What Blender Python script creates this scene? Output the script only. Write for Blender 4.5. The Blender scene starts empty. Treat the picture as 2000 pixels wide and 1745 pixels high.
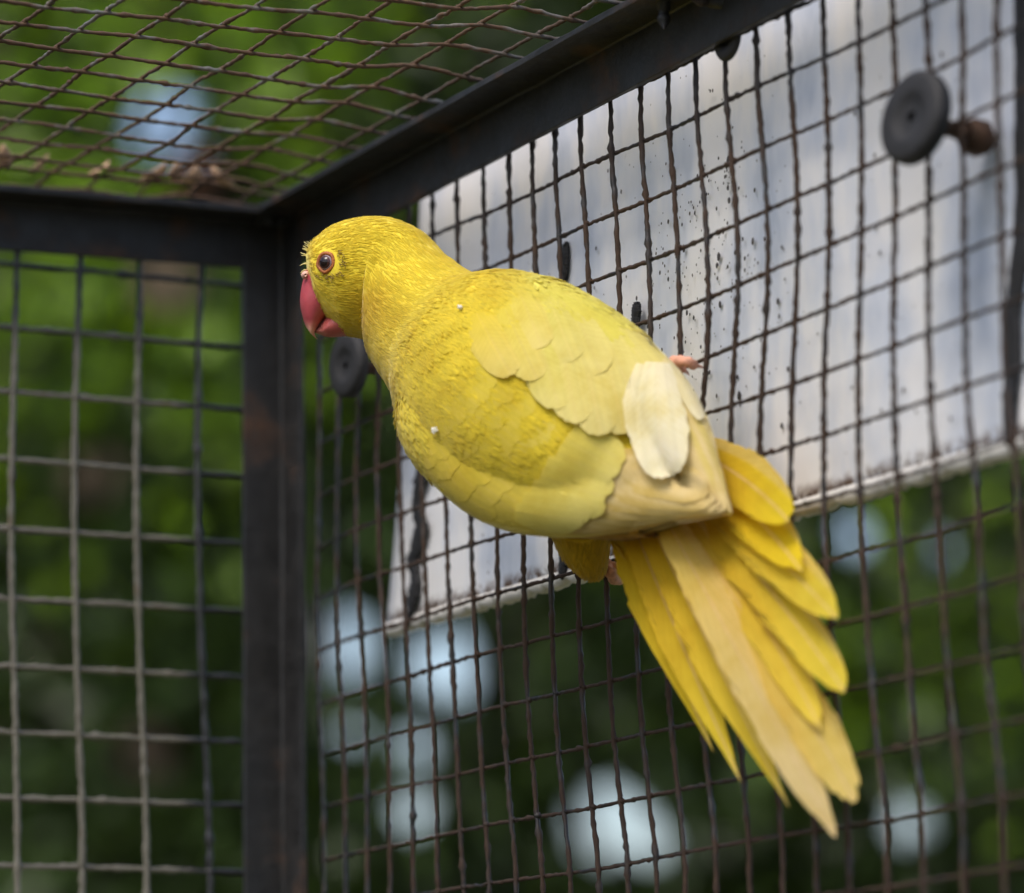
import bpy, math, random
import numpy as np
from mathutils import Vector, Matrix
from mathutils.bvhtree import BVHTree

random.seed(7)
rng = np.random.default_rng(11)
sc = bpy.context.scene

# ------------------------------------------------------------------ camera
# Right-hand mesh wall = plane y 0 (x runs out of the corner), left-hand wall = plane x 0 (runs to -y), z up, metres.
FPX = 8400.0                                     # focal length in photo pixels (photo 2000 px wide)
CAM = np.array([1.44228, -0.64801, -0.28835])
YAW, PITCH, ROLL = -1.09535, 0.17796, -0.01372
_f = np.array([math.sin(YAW) * math.cos(PITCH), math.cos(YAW) * math.cos(PITCH), math.sin(PITCH)])
_r0 = np.array([math.cos(YAW), -math.sin(YAW), 0.0])
_u0 = np.cross(_r0, _f)
CR = math.cos(ROLL) * _r0 + math.sin(ROLL) * _u0
CU = -math.sin(ROLL) * _r0 + math.cos(ROLL) * _u0
CF = _f
cam_data = bpy.data.cameras.new('camera')
cam = bpy.data.objects.new('camera', cam_data)
sc.collection.objects.link(cam)
mw = Matrix.Identity(4)
for i in range(3):
    mw[i][0], mw[i][1], mw[i][2], mw[i][3] = CR[i], CU[i], -CF[i], CAM[i]
cam.matrix_world = mw
cam_data.sensor_fit = 'HORIZONTAL'
cam_data.sensor_width = 36.0
cam_data.lens = FPX / 2000.0 * 36.0
cam_data.clip_start = 0.02
cam_data.clip_end = 2000.0
cam_data.dof.use_dof = True
cam_data.dof.focus_distance = 1.385
cam_data.dof.aperture_fstop = 7.6
sc.camera = cam

# ------------------------------------------------------------------ sky, sun, exposure
SUN_EL, SUN_AZ = math.radians(58), math.radians(150)     # azimuth from +Y towards +X
world = bpy.data.worlds.new('World')
sc.world = world
world.use_nodes = True
wn = world.node_tree
sky = wn.nodes.new('ShaderNodeTexSky')
sky.sky_type = 'NISHITA'
sky.sun_disc = False
sky.sun_elevation = SUN_EL
sky.sun_rotation = SUN_AZ
sky.dust_density = 3.5
sky.air_density = 1.0
sky.ozone_density = 1.0
wn.links.new(sky.outputs[0], wn.nodes['Background'].inputs[0])
wn.nodes['Background'].inputs[1].default_value = 0.13
sun_data = bpy.data.lights.new('sun', 'SUN')
sun_data.energy = 1.4
sun_data.angle = math.radians(30)
sun_data.color = (1.0, 0.95, 0.87)
sun = bpy.data.objects.new('sun', sun_data)
sc.collection.objects.link(sun)
sd = Vector((math.sin(SUN_AZ) * math.cos(SUN_EL), math.cos(SUN_AZ) * math.cos(SUN_EL), math.sin(SUN_EL)))
sun.rotation_euler = sd.to_track_quat('Z', 'Y').to_euler()
sun.location = (0, 0, 8)
sc.view_settings.view_transform = 'Standard'
sc.view_settings.look = 'None'
sc.view_settings.gamma = 1.0
sc.view_settings.use_curve_mapping = False
sc.view_settings.exposure = 0.9


# ------------------------------------------------------------------ helpers
def W(px, py, d):
    """point at depth d (metres along the optical axis) on the sight line of a photo pixel"""
    return CAM + d * (CF + (px - 1000.0) / FPX * CR - (py - 872.5) / FPX * CU)


def to_px(P):
    d = np.asarray(P) - CAM
    z = d @ CF
    return 1000.0 + FPX * (d @ CR) / z, 872.5 - FPX * (d @ CU) / z, z


def mesh_obj(name, verts, faces, mat=None, parent=None, smooth=True, uv=None, col=None, kind=None, link=True):
    me = bpy.data.meshes.new(name)
    me.from_pydata([tuple(map(float, v)) for v in verts], [], faces)
    if smooth:
        me.polygons.foreach_set('use_smooth', [True] * len(me.polygons))
    if uv is not None:
        lay = me.uv_layers.new(name='UVMap')
        idx = np.empty(len(me.loops), dtype=np.int32)
        me.loops.foreach_get('vertex_index', idx)
        lay.data.foreach_set('uv', np.asarray(uv, dtype=np.float32)[idx].ravel())
    if col is not None:
        a = me.color_attributes.new(name='tint', type='FLOAT_COLOR', domain='POINT')
        c = np.ones((len(verts), 4), dtype=np.float32)
        c[:, :3] = np.asarray(col, dtype=np.float32)
        a.data.foreach_set('color', c.ravel())
    if mat is not None:
        for m in (mat if isinstance(mat, (list, tuple)) else [mat]):
            me.materials.append(m)
    me.update()
    o = bpy.data.objects.new(name, me)
    if link:
        sc.collection.objects.link(o)
    if parent is not None:
        o.parent = parent
        o.matrix_parent_inverse = Matrix.Translation(-parent_loc(parent))
    if kind:
        o['kind'] = kind
    return o


def parent_loc(o):
    return o.location if o.type == 'EMPTY' else Vector((0, 0, 0))


def empty(name, loc, label, cat, group=None):
    o = bpy.data.objects.new(name, None)
    o.empty_display_size = 0.02
    o.location = loc
    sc.collection.objects.link(o)
    tag(o, label, cat, group)
    return o


def tag(o, label=None, cat=None, group=None, kind=None):
    for k, v in (('label', label), ('category', cat), ('group', group), ('kind', kind)):
        if v:
            o[k] = v
    return o


class NT:
    """small wrapper for building node materials"""
    def __init__(self, name):
        self.m = bpy.data.materials.new(name)
        self.m.use_nodes = True
        self.t = self.m.node_tree
        self.b = self.t.nodes['Principled BSDF']
        self.out = self.t.nodes['Material Output']

    def n(self, typ, **kw):
        nd = self.t.nodes.new(typ)
        for k, v in kw.items():
            if k in nd.inputs.keys():
                nd.inputs[k].default_value = v
            else:
                setattr(nd, k, v)
        return nd

    def l(self, a, b):
        self.t.links.new(a, b)

    def noise(self, scale, detail=4, rough=0.55, vec=None):
        nd = self.n('ShaderNodeTexNoise')
        nd.inputs['Scale'].default_value = scale
        nd.inputs['Detail'].default_value = detail
        nd.inputs['Roughness'].default_value = rough
        if vec is not None:
            self.l(vec, nd.inputs['Vector'])
        return nd.outputs['Fac']

    def ramp(self, fac, stops):
        nd = self.n('ShaderNodeValToRGB')
        e = nd.color_ramp.elements
        while len(e) < len(stops):
            e.new(0.5)
        for el, (p, c) in zip(e, stops):
            el.position = p
            el.color = (*c, 1.0) if len(c) == 3 else c
        self.l(fac, nd.inputs['Fac'])
        return nd.outputs['Color']

    def mix(self, fac, a, b, mode='MIX'):
        nd = self.n('ShaderNodeMix', data_type='RGBA', blend_type=mode)
        for sock, v in ((nd.inputs[0], fac), (nd.inputs[6], a), (nd.inputs[7], b)):
            if hasattr(v, 'is_output'):
                self.l(v, sock)
            elif isinstance(v, (int, float)):
                sock.default_value = v
            else:
                sock.default_value = (*v, 1.0)
        return nd.outputs[2]

    def bump(self, h, strength=0.3, dist=0.001):
        nd = self.n('ShaderNodeBump')
        nd.inputs['Strength'].default_value = strength
        nd.inputs['Distance'].default_value = dist
        self.l(h, nd.inputs['Height'])
        self.l(nd.outputs[0], self.b.inputs['Normal'])
        return nd.outputs[0]

    def obj(self):
        return self.n('ShaderNodeTexCoord').outputs['Object']


def set_(b, **kw):
    for k, v in kw.items():
        s = b.inputs[k.replace('_', ' ')]
        s.default_value = (*v, 1.0) if isinstance(v, tuple) and len(v) == 3 and s.type == 'RGBA' else v


def catmull(P, n):
    """n samples of a Catmull-Rom curve through the rows of P"""
    P = np.asarray(P, float)
    Q = np.vstack([2 * P[0] - P[1], P, 2 * P[-1] - P[-2]])
    out = []
    m = len(P) - 1
    for i in range(n):
        s = min(i / (n - 1) * m, m - 1e-9)
        k = int(s)
        t = s - k
        a, b, c, d = Q[k:k + 4]
        out.append(0.5 * ((2 * b) + (c - a) * t + (2 * a - 5 * b + 4 * c - d) * t * t + (3 * b - a - 3 * c + d) * t ** 3))
    return np.array(out)


def tube(path, rad, sides=6, caps=True):
    path = np.asarray(path, float)
    n = len(path)
    rad = np.broadcast_to(np.asarray(rad, float), (n,))
    T = np.gradient(path, axis=0)
    T /= np.linalg.norm(T, axis=1)[:, None] + 1e-12
    a = np.array([0, 0, 1.0]) if abs(T[0][2]) < 0.8 else np.array([1.0, 0, 0])
    V, F = [], []
    nrm = np.cross(T[0], a)
    nrm /= np.linalg.norm(nrm)
    for i in range(n):
        nrm = nrm - (nrm @ T[i]) * T[i]
        nrm /= np.linalg.norm(nrm) + 1e-12
        bi = np.cross(T[i], nrm)
        for j in range(sides):
            th = 2 * math.pi * j / sides
            V.append(path[i] + rad[i] * (math.cos(th) * nrm + math.sin(th) * bi))
    for i in range(n - 1):
        for j in range(sides):
            k = (j + 1) % sides
            F.append((i * sides + j, i * sides + k, (i + 1) * sides + k, (i + 1) * sides + j))
    if caps:
        F.append(tuple(range(sides - 1, -1, -1)))
        F.append(tuple((n - 1) * sides + j for j in range(sides)))
    return V, F


def join(parts):
    V, F = [], []
    for v, f in parts:
        o = len(V)
        V.extend(v)
        F.extend(tuple(i + o for i in q) for q in f)
    return V, F


def box(lo, hi):
    x0, y0, z0 = lo
    x1, y1, z1 = hi
    V = [(x0, y0, z0), (x1, y0, z0), (x1, y1, z0), (x0, y1, z0), (x0, y0, z1), (x1, y0, z1), (x1, y1, z1), (x0, y1, z1)]
    F = [(3, 2, 1, 0), (4, 5, 6, 7), (0, 1, 5, 4), (1, 2, 6, 5), (2, 3, 7, 6), (3, 0, 4, 7)]
    return V, F


def lathe(profile, axis_o, axis_d, seg=32):
    """profile [(distance along axis, radius)]"""
    d = np.asarray(axis_d, float)
    d /= np.linalg.norm(d)
    a = np.array([0, 0, 1.0]) if abs(d[2]) < 0.9 else np.array([1.0, 0, 0])
    u = np.cross(d, a)
    u /= np.linalg.norm(u)
    v = np.cross(d, u)
    V, F = [], []
    for s, r in profile:
        for j in range(seg):
            th = 2 * math.pi * j / seg
            V.append(np.asarray(axis_o) + s * d + r * (math.cos(th) * u + math.sin(th) * v))
    for i in range(len(profile) - 1):
        for j in range(seg):
            k = (j + 1) % seg
            F.append((i * seg + j, i * seg + k, (i + 1) * seg + k, (i + 1) * seg + j))
    F.append(tuple(range(seg)))
    F.append(tuple((len(profile) - 1) * seg + j for j in range(seg - 1, -1, -1)))
    return V, F


# ------------------------------------------------------------------ materials
def mat_ground():
    k = NT('ground_earth')
    c = k.obj()
    col = k.ramp(k.noise(1.3, 8, 0.6, c), [(0.3, (0.035, 0.045, 0.015)), (0.52, (0.07, 0.07, 0.03)), (0.72, (0.14, 0.10, 0.06))])
    k.l(col, k.b.inputs['Base Color'])
    set_(k.b, Roughness=0.95)
    k.bump(k.noise(14, 6, 0.6, c), 0.5, 0.03)
    return k.m


def mat_plain(name, col, rough=0.6, var=0.25, scale=20.0, metallic=0.0, bump=0.2, dist=0.001):
    k = NT(name)
    c = k.obj()
    f = k.noise(scale, 6, 0.6, c)
    d = tuple(x * (1 - var) for x in col)
    e = tuple(min(1.0, x * (1 + var)) for x in col)
    k.l(k.ramp(f, [(0.3, d), (0.7, e)]), k.b.inputs['Base Color'])
    set_(k.b, Roughness=rough, Metallic=metallic)
    if bump:
        k.bump(k.noise(scale * 3, 5, 0.6, c), bump, dist)
    return k.m


def mat_frame():
    k = NT('black_painted_iron')
    c = k.obj()
    big = k.noise(28, 6, 0.65, c)
    fine = k.noise(160, 5, 0.6, c)
    base = k.ramp(fine, [(0.3, (0.0085, 0.0082, 0.0082)), (0.75, (0.020, 0.0195, 0.020))])
    rust = k.ramp(fine, [(0.3, (0.045, 0.018, 0.007)), (0.7, (0.13, 0.055, 0.02))])
    msk = k.ramp(big, [(0.53, (0, 0, 0)), (0.72, (0.75, 0.75, 0.75))])
    k.l(k.mix(msk, base, rust), k.b.inputs['Base Color'])
    k.l(k.ramp(big, [(0.4, (0.42, 0.42, 0.42)), (0.7, (0.85, 0.85, 0.85))]), k.b.inputs['Roughness'])
    k.bump(k.noise(420, 5, 0.65, c), 0.45, 0.0006)
    return k.m


def mat_wire(name, clean, rust, dark_tone, rust_lo, rust_hi):
    """tint.r = how dark the wire turns towards the frame, tint.g = extra rust"""
    k = NT(name)
    c = k.obj()
    a = k.n('ShaderNodeVertexColor', layer_name='tint')
    sep = k.n('ShaderNodeSeparateColor')
    k.l(a.outputs[0], sep.inputs[0])
    f1 = k.noise(330, 5, 0.65, c)
    f2 = k.noise(70, 4, 0.6, c)
    rc = k.ramp(f1, [(0.25, tuple(x * 0.45 for x in rust)), (0.75, rust)])
    cc = k.ramp(f1, [(0.25, tuple(x * 0.6 for x in clean)), (0.8, clean)])
    add = k.n('ShaderNodeMath', operation='ADD')
    k.l(f2, add.inputs[0])
    k.l(sep.outputs[1], add.inputs[1])
    msk = k.ramp(add.outputs[0], [(rust_lo, (0, 0, 0)), (rust_hi, (1, 1, 1))])
    col = k.mix(msk, cc, rc)
    col = k.mix(sep.outputs[0], col, dark_tone)
    k.l(col, k.b.inputs['Base Color'])
    k.l(k.ramp(msk, [(0.0, (0.42, 0.42, 0.42)), (1.0, (0.85, 0.85, 0.85))]), k.b.inputs['Roughness'])
    k.bump(f1, 0.6, 0.0006)
    return k.m


def mat_panel():
    k = NT('weathered_white_sheet')
    c = k.obj()
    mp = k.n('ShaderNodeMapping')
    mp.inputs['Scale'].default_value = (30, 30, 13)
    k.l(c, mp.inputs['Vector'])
    reflection = k.noise(1.0, 4, 0.55, mp.outputs[0])
    base = k.ramp(reflection, [(0.30, (0.40, 0.46, 0.58)), (0.44, (0.62, 0.66, 0.75)), (0.56, (0.79, 0.79, 0.81)), (0.8, (0.84, 0.82, 0.80))])  # bluish tones put in for blurred reflections of sky and trees
    sp = k.noise(520, 3, 0.6, c)
    spm = k.ramp(sp, [(0.66, (0, 0, 0)), (0.74, (1, 1, 1))])
    big = k.noise(60, 3, 0.5, c)
    bm = k.ramp(big, [(0.45, (0, 0, 0)), (0.7, (0.45, 0.45, 0.45))])
    mm = k.n('ShaderNodeMath', operation='MULTIPLY')
    k.l(spm, mm.inputs[0])
    k.l(bm, mm.inputs[1])
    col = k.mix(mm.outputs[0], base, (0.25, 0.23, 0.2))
    # dirt that has collected along the bottom edge
    sep = k.n('ShaderNodeSeparateXYZ')
    k.l(c, sep.inputs[0])
    mr = k.n('ShaderNodeMapRange')
    mr.inputs['From Min'].default_value = -0.0735
    mr.inputs['From Max'].default_value = -0.0695
    mr.inputs['To Min'].default_value = 1.0
    mr.inputs['To Max'].default_value = 0.0
    k.l(sep.outputs[2], mr.inputs['Value'])
    dn = k.ramp(k.noise(240, 5, 0.7, c), [(0.42, (0, 0, 0)), (0.56, (1, 1, 1))])
    m2 = k.n('ShaderNodeMath', operation='MULTIPLY')
    k.l(mr.outputs[0], m2.inputs[0])
    k.l(dn, m2.inputs[1])
    col = k.mix(m2.outputs[0], col, (0.10, 0.055, 0.035))
    k.l(col, k.b.inputs['Base Color'])
    set_(k.b, Roughness=0.32)
    k.b.inputs['Specular IOR Level'].default_value = 0.6
    k.bump(k.noise(25, 3, 0.5, c), 0.12, 0.004)
    return k.m


def mat_leaf():
    k = NT('leaf_green')
    a = k.n('ShaderNodeVertexColor', layer_name='tint')
    k.l(a.outputs[0], k.b.inputs['Base Color'])
    set_(k.b, Roughness=0.45)
    tr = k.n('ShaderNodeBsdfTranslucent')
    k.l(k.mix(1.0, a.outputs[0], (1.6, 1.5, 0.5), 'MULTIPLY'), tr.inputs[0])
    mx = k.n('ShaderNodeMixShader')
    mx.inputs[0].default_value = 0.35
    k.l(k.b.outputs[0], mx.inputs[1])
    k.l(tr.outputs[0], mx.inputs[2])
    k.l(mx.outputs[0], k.out.inputs['Surface'])
    return k.m


def mat_plumage(name, trans=0.15, barbs=False, sheen=0.25, shaft=0.5):
    """feather colour comes from the tint attribute; barbs add fine slanted grooves and a pale shaft in uv space"""
    k = NT(name)
    a = k.n('ShaderNodeVertexColor', layer_name='tint')
    col = a.outputs[0]
    c = k.obj()
    if barbs:
        uv = k.n('ShaderNodeUVMap').outputs[0]
        sep = k.n('ShaderNodeSeparateXYZ')
        k.l(uv, sep.inputs[0])
        au = k.n('ShaderNodeMath', operation='ABSOLUTE')
        k.l(sep.outputs[0], au.inputs[0])
        sh = k.ramp(au.outputs[0], [(0.0, (1, 1, 1)), (0.035, (1, 1, 1)), (0.075, (0, 0, 0))])
        col = k.mix(k.mix(1.0, sh, (shaft, shaft, shaft), 'MULTIPLY'), col, (0.80, 0.58, 0.34))
        # barbs run out from the shaft towards the tip
        m1 = k.n('ShaderNodeMath', operation='MULTIPLY')
        k.l(au.outputs[0], m1.inputs[0])
        m1.inputs[1].default_value = -0.22
        m2 = k.n('ShaderNodeMath', operation='ADD')
        k.l(sep.outputs[1], m2.inputs[0])
        k.l(m1.outputs[0], m2.inputs[1])
        cb = k.n('ShaderNodeCombineXYZ')
        k.l(m2.outputs[0], cb.inputs[0])
        nz = k.n('ShaderNodeTexNoise')
        nz.noise_dimensions = '1D' if False else '3D'
        nz.inputs['Scale'].default_value = 62.0
        nz.inputs['Detail'].default_value = 3.0
        k.l(cb.outputs[0], nz.inputs['Vector'])
        h = nz.outputs['Fac']
        col = k.mix(k.ramp(h, [(0.3, (0.7, 0.7, 0.7)), (0.62, (0, 0, 0))]), col, k.mix(1.0, col, (0.82, 0.72, 0.5), 'MULTIPLY'))
        bump_h, st, di = h, 0.4, 0.0005
    else:
        h = k.noise(900, 4, 0.6, c)
        col = k.mix(k.ramp(h, [(0.35, (0.22, 0.22, 0.22)), (0.6, (0, 0, 0))]), col, k.mix(1.0, col, (0.90, 0.82, 0.55), 'MULTIPLY'))
        bump_h, st, di = h, 0.15, 0.0002
    mot = k.noise(75, 4, 0.6, c)
    col = k.mix(1.0, col, k.ramp(mot, [(0.30, (0.90, 0.85, 0.62)), (0.5, (0.98, 0.98, 0.98)), (0.72, (1.05, 1.05, 1.2))]), 'MULTIPLY')
    k.l(col, k.b.inputs['Base Color'])
    set_(k.b, Roughness=0.72)
    k.b.inputs['Specular IOR Level'].default_value = 0.25
    k.b.inputs['Sheen Weight'].default_value = sheen
    k.b.inputs['Sheen Roughness'].default_value = 0.5
    k.bump(bump_h, st, di)
    tr = k.n('ShaderNodeBsdfTranslucent')
    k.l(col, tr.inputs[0])
    mx = k.n('ShaderNodeMixShader')
    mx.inputs[0].default_value = trans
    k.l(k.b.outputs[0], mx.inputs[1])
    k.l(tr.outputs[0], mx.inputs[2])
    k.l(mx.outputs[0], k.out.inputs['Surface'])
    return k.m


def mat_beak():
    k = NT('coral_beak')
    a = k.n('ShaderNodeVertexColor', layer_name='tint')
    c = k.obj()
    f = k.noise(420, 4, 0.6, c)
    col = k.mix(k.ramp(f, [(0.35, (0.35, 0.35, 0.35)), (0.65, (0, 0, 0))]), a.outputs[0], k.mix(1.0, a.outputs[0], (0.7, 0.55, 0.6), 'MULTIPLY'))
    k.l(col, k.b.inputs['Base Color'])
    set_(k.b, Roughness=0.38)
    k.b.inputs['Subsurface Weight'].default_value = 0.15
    k.b.inputs['Subsurface Radius'].default_value = (0.002, 0.0007, 0.0005)
    k.bump(f, 0.3, 0.0004)
    return k.m


M_GROUND = mat_ground()
M_FRAME = mat_frame()
M_WIRE_R = mat_wire('rusty_black_wire', (0.014, 0.014, 0.016), (0.050, 0.025, 0.013), (0.007, 0.007, 0.009), 0.44, 0.62)
M_WIRE_L = mat_wire('galvanised_wire', (0.17, 0.155, 0.12), (0.13, 0.075, 0.035), (0.012, 0.013, 0.016), 0.60, 0.75)
M_WIRE_C = mat_wire('rusted_galvanised_wire', (0.16, 0.155, 0.135), (0.095, 0.048, 0.022), (0.02, 0.018, 0.017), 0.38, 0.54)
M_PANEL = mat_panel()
M_RUBBER = mat_plain('black_rubber', (0.012, 0.012, 0.014), 0.7, 0.4, 120, 0.0, 0.4, 0.0006)
M_BOLT = mat_plain('rusty_bolt', (0.07, 0.035, 0.018), 0.75, 0.5, 200, 0.3, 0.5, 0.0008)
M_SPECK = mat_plain('dried_dirt', (0.05, 0.045, 0.045), 0.6, 0.4, 300, 0.0, 0.0)
M_LIP = mat_plain('pale_sheet_edge', (0.68, 0.66, 0.62), 0.4, 0.25, 90, 0.0, 0.2)
M_BARK = mat_plain('bark', (0.075, 0.055, 0.038), 0.9, 0.5, 9, 0.0, 0.8, 0.03)
M_LEAF = mat_leaf()
M_STUCCO = mat_plain('beige_render', (0.62, 0.49, 0.35), 0.9, 0.12, 3, 0.0, 0.3, 0.01)
M_ROOF = mat_plain('roof_tile', (0.22, 0.10, 0.06), 0.85, 0.3, 5, 0.0, 0.5, 0.02)
M_GLASS = mat_plain('dark_window', (0.03, 0.035, 0.04), 0.12, 0.1, 2, 0.0, 0.0)
M_BODY = mat_plumage('yellow_down', 0.0, False, 0.35)
M_FUZZ = mat_plumage('yellow_contour_feather', 0.38, False, 0.3)
M_FEATH = mat_plumage('yellow_vane', 0.30, True, 0.2, 0.07)
M_TAIL = mat_plumage('yellow_tail_vane', 0.50, True, 0.15, 0.42)
M_BEAK = mat_beak()
M_SKIN = mat_plain('pink_scaly_skin', (0.62, 0.30, 0.20), 0.6, 0.25, 700, 0.0, 0.5, 0.0005)
M_CLAW = mat_plain('horn_claw', (0.50, 0.26, 0.20), 0.4, 0.2, 500, 0.0, 0.1, 0.0003)
M_LID = mat_plain('orange_eye_skin', (0.36, 0.105, 0.02), 0.55, 0.35, 900, 0.0, 0.5, 0.0004)
M_PUPIL = mat_plain('pupil', (0.008, 0.002, 0.003), 0.03, 0.1, 50, 0.0, 0.0)
M_IRIS = mat_plain('dark_red_iris', (0.055, 0.018, 0.016), 0.05, 0.3, 900, 0.0, 0.0)
M_IRISR = mat_plain('pale_iris_rim', (0.34, 0.29, 0.33), 0.05, 0.2, 900, 0.0, 0.0)

# ------------------------------------------------------------------ setting: ground, trees, house behind
GZ = -1.6
n_g = 24
gx = np.concatenate([-np.geomspace(600, 2, n_g), [0], np.geomspace(2, 600, n_g)])
V = [(x, y, GZ) for x in gx for y in gx]
ng = len(gx)
F = [(i * ng + j, (i + 1) * ng + j, (i + 1) * ng + j + 1, i * ng + j + 1) for i in range(ng - 1) for j in range(ng - 1)]
ground = mesh_obj('ground', V, F, M_GROUND)
ground['kind'] = 'structure'

# real openings in the foliage: (photo px, py, radius) - places where the sky or the house shows between the crowns
GAPS = [(662, 1256, 62), (845, 1300, 46), (895, 1330, 38), (688, 1438, 20), (808, 1458, 30), (806, 1585, 34), (1185, 1608, 66), (1245, 1640, 58),
        (1130, 1620, 36), (320, 222, 42), (298, 268, 38), (1668, 1042, 24), (1772, 1608, 38), (105, 1268, 26), (95, 1400, 24), (1850, 1080, 14),
        (316, 535, 60), (178, 932, 50), (290, 1470, 54), (402, 358, 60), (905, 1250, 12), (985, 1330, 14)]
GAPA = np.array(GAPS, float)


def leaves(P, size, cols, jitter=0.35):
    """one bent rhombus per point, facing any way; points on a sight line through a gap are left out"""
    P = np.asarray(P)
    n = len(P)
    a = rng.normal(size=(n, 3))
    a[:, 2] -= 0.5
    a /= np.linalg.norm(a, axis=1)[:, None]
    s = size * rng.uniform(0.7, 1.3, (n, 1))
    x, y, z = to_px(P + a * s * 0.5)
    keep = np.ones(n, bool)
    for gx_, gy_, gr in GAPS:
        keep &= ((x - gx_) ** 2 + (y - gy_) ** 2 > (gr + 0.30 * FPX * size / np.maximum(z, 0.5)) ** 2) | (z < 0)
    P, a, s = P[keep], a[keep], s[keep]
    n = len(P)
    b = np.cross(a, rng.normal(size=(n, 3)))
    b /= np.linalg.norm(b, axis=1)[:, None]
    nn = np.cross(a, b)
    V = np.empty((n, 5, 3))
    V[:, 0] = P
    V[:, 1] = P + a * s * 0.45 + b * s * 0.27 + nn * s * 0.05
    V[:, 2] = P + a * s
    V[:, 3] = P + a * s * 0.45 - b * s * 0.27 + nn * s * 0.05
    V[:, 4] = P + a * s * 0.5
    F = []
    for i in range(n):
        o = 5 * i
        F += [(o, o + 1, o + 4), (o + 1, o + 2, o + 4), (o + 2, o + 3, o + 4), (o + 3, o, o + 4)]
    base = np.asarray(cols)[rng.integers(0, len(cols), n)] * rng.uniform(1 - jitter, 1 + jitter, (n, 1))
    return V.reshape(-1, 3), F, np.repeat(base, 5, axis=0)


GREENS = {
    'deep': [(0.021, 0.042, 0.009), (0.029, 0.054, 0.011), (0.036, 0.062, 0.014)],
    'mid': [(0.042, 0.080, 0.013), (0.053, 0.095, 0.016), (0.034, 0.065, 0.012)],
    'sunlit': [(0.19, 0.34, 0.010), (0.22, 0.36, 0.012), (0.14, 0.27, 0.010)],  # bright green put in for sunlit patches of foliage
    'grey': [(0.07, 0.11, 0.05), (0.055, 0.09, 0.04), (0.085, 0.12, 0.05)],
}


def tree(label, base, height, clumps, leaf, pal, group='trees beyond the cage', per=120, crad=0.30):
    """clumps: list of (centre xyz, palette or None)"""
    root = empty('tree', base, label, 'tree', group)
    bx, by, bz = base
    top = np.array([bx + random.uniform(-.2, .2), by + random.uniform(-.2, .2), bz + height])
    path = catmull([(bx, by, bz - 0.05), (bx + random.uniform(-.08, .08), by + random.uniform(-.08, .08), bz + height * 0.35),
                    (bx + random.uniform(-.12, .12), by + random.uniform(-.12, .12), bz + height * 0.7), top], 14)
    pieces = [tube(path, np.linspace(0.10, 0.025, 14), 9)]
    for i, (c, _) in enumerate(clumps):
        if i % 4 == 0:
            k = random.randint(4, 11)
            s = path[k]
            mid = (s + np.asarray(c)) / 2 + np.array([0, 0, 0.08])
            lp = catmull([s, mid, c], 9)
            qx, qy, _ = to_px(lp)
            if not any((np.hypot(qx - g[0], qy - g[1]) < g[2] + 26).any() for g in GAPS):
                pieces.append(tube(lp, np.linspace(0.028, 0.008, 9), 6))
    v, f = join(pieces)
    mesh_obj('trunk', v, f, M_BARK, root)
    Vs, Fs, Cs, off = [], [], [], 0
    for c, p in clumps:
        pts = np.asarray(c) + rng.normal(size=(per, 3)) * crad * np.array([1, 1, 0.75])
        v, f, col = leaves(pts, leaf, GREENS[p or pal])
        Vs.append(v)
        Cs.append(col)
        Fs += [tuple(i + off for i in q) for q in f]
        off += len(v)
    mesh_obj('crown', np.vstack(Vs), Fs, M_LEAF, root, smooth=False, col=np.vstack(Cs))
    return root


def tree_at(label, px, depth, zlo, zhi, wid, n, leaf, pal, extra=(), per=120, crad=0.30, height=None):
    b = W(px, 872, depth)
    base = (float(b[0]), float(b[1]), GZ)
    cl = []
    for _ in range(n):
        ang, rr = random.uniform(0, 2 * math.pi), math.sqrt(random.random())
        cl.append((np.array([base[0] + wid * rr * math.cos(ang), base[1] + wid * rr * math.sin(ang), random.uniform(zlo, zhi)]), None))
    for (ex, ey, ed, pal2) in extra:
        cl.append((W(ex, ey, ed), pal2))
    return tree(label, base, height or (zhi - GZ) * 0.95, cl, leaf, pal, per=per, crad=crad)


tree_at('dark broadleaf tree behind the grey left-hand mesh', 5, 8.4, -0.4, 3.0, 1.0, 84, 0.062, 'mid',
        [(350, 55, 7.6, 'sunlit'), (330, 110, 7.7, 'sunlit'), (110, 690, 7.4, 'sunlit'), (50, 600, 7.5, 'sunlit'), (20, 340, 7.8, 'sunlit'), (440, 560, 8.0, 'sunlit')], per=210, crad=0.26)
tree_at('dense tree directly behind the corner post', 535, 9.2, -0.4, 3.1, 1.05, 84, 0.066, 'deep', [(690, 760, 8.3, 'mid'), (700, 1000, 8.4, 'mid'), (250, 1150, 8.4, 'mid')], per=210, crad=0.28)
tree_at('tree behind the panel whose leaves show under its bottom edge', 1052, 8.8, -0.5, 3.0, 1.1, 84, 0.062, 'deep', [(1010, 1190, 8.0, 'mid'), (1130, 1230, 8.1, 'mid'), (820, 20, 8.4, 'mid')], per=210, crad=0.28)
tree_at('dark tree beyond the fanned tail', 1470, 9.6, -0.5, 3.0, 1.1, 84, 0.066, 'deep', [(1640, 1280, 8.4, 'mid')], per=210, crad=0.28)
tree_at('tree with a patch of leaves coloured as sunlit right of the tail', 1975, 8.4, -0.5, 3.0, 1.05, 80, 0.062, 'deep', [(1845, 1235, 7.8, 'sunlit'), (1820, 1290, 7.8, 'sunlit'), (1860, 1190, 7.8, 'mid'), (1990, 960, 8.0, 'mid')], per=210, crad=0.26)
tree_at('outlying tree left of the grey mesh', -900, 9.0, -0.8, 2.8, 1.2, 50, 0.09, 'mid', per=140)
for px, nm in ((-1700, 'nearest the outlying tree'), (-2600, 'two trees beyond the outlying tree'), (-3600, 'last in the row left of the cage')):
    tree_at('leafy tree left of the mesh, ' + nm, px, 9.5, -0.8, 3.6, 1.3, 50, 0.11, 'mid', per=150, crad=0.36)
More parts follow.
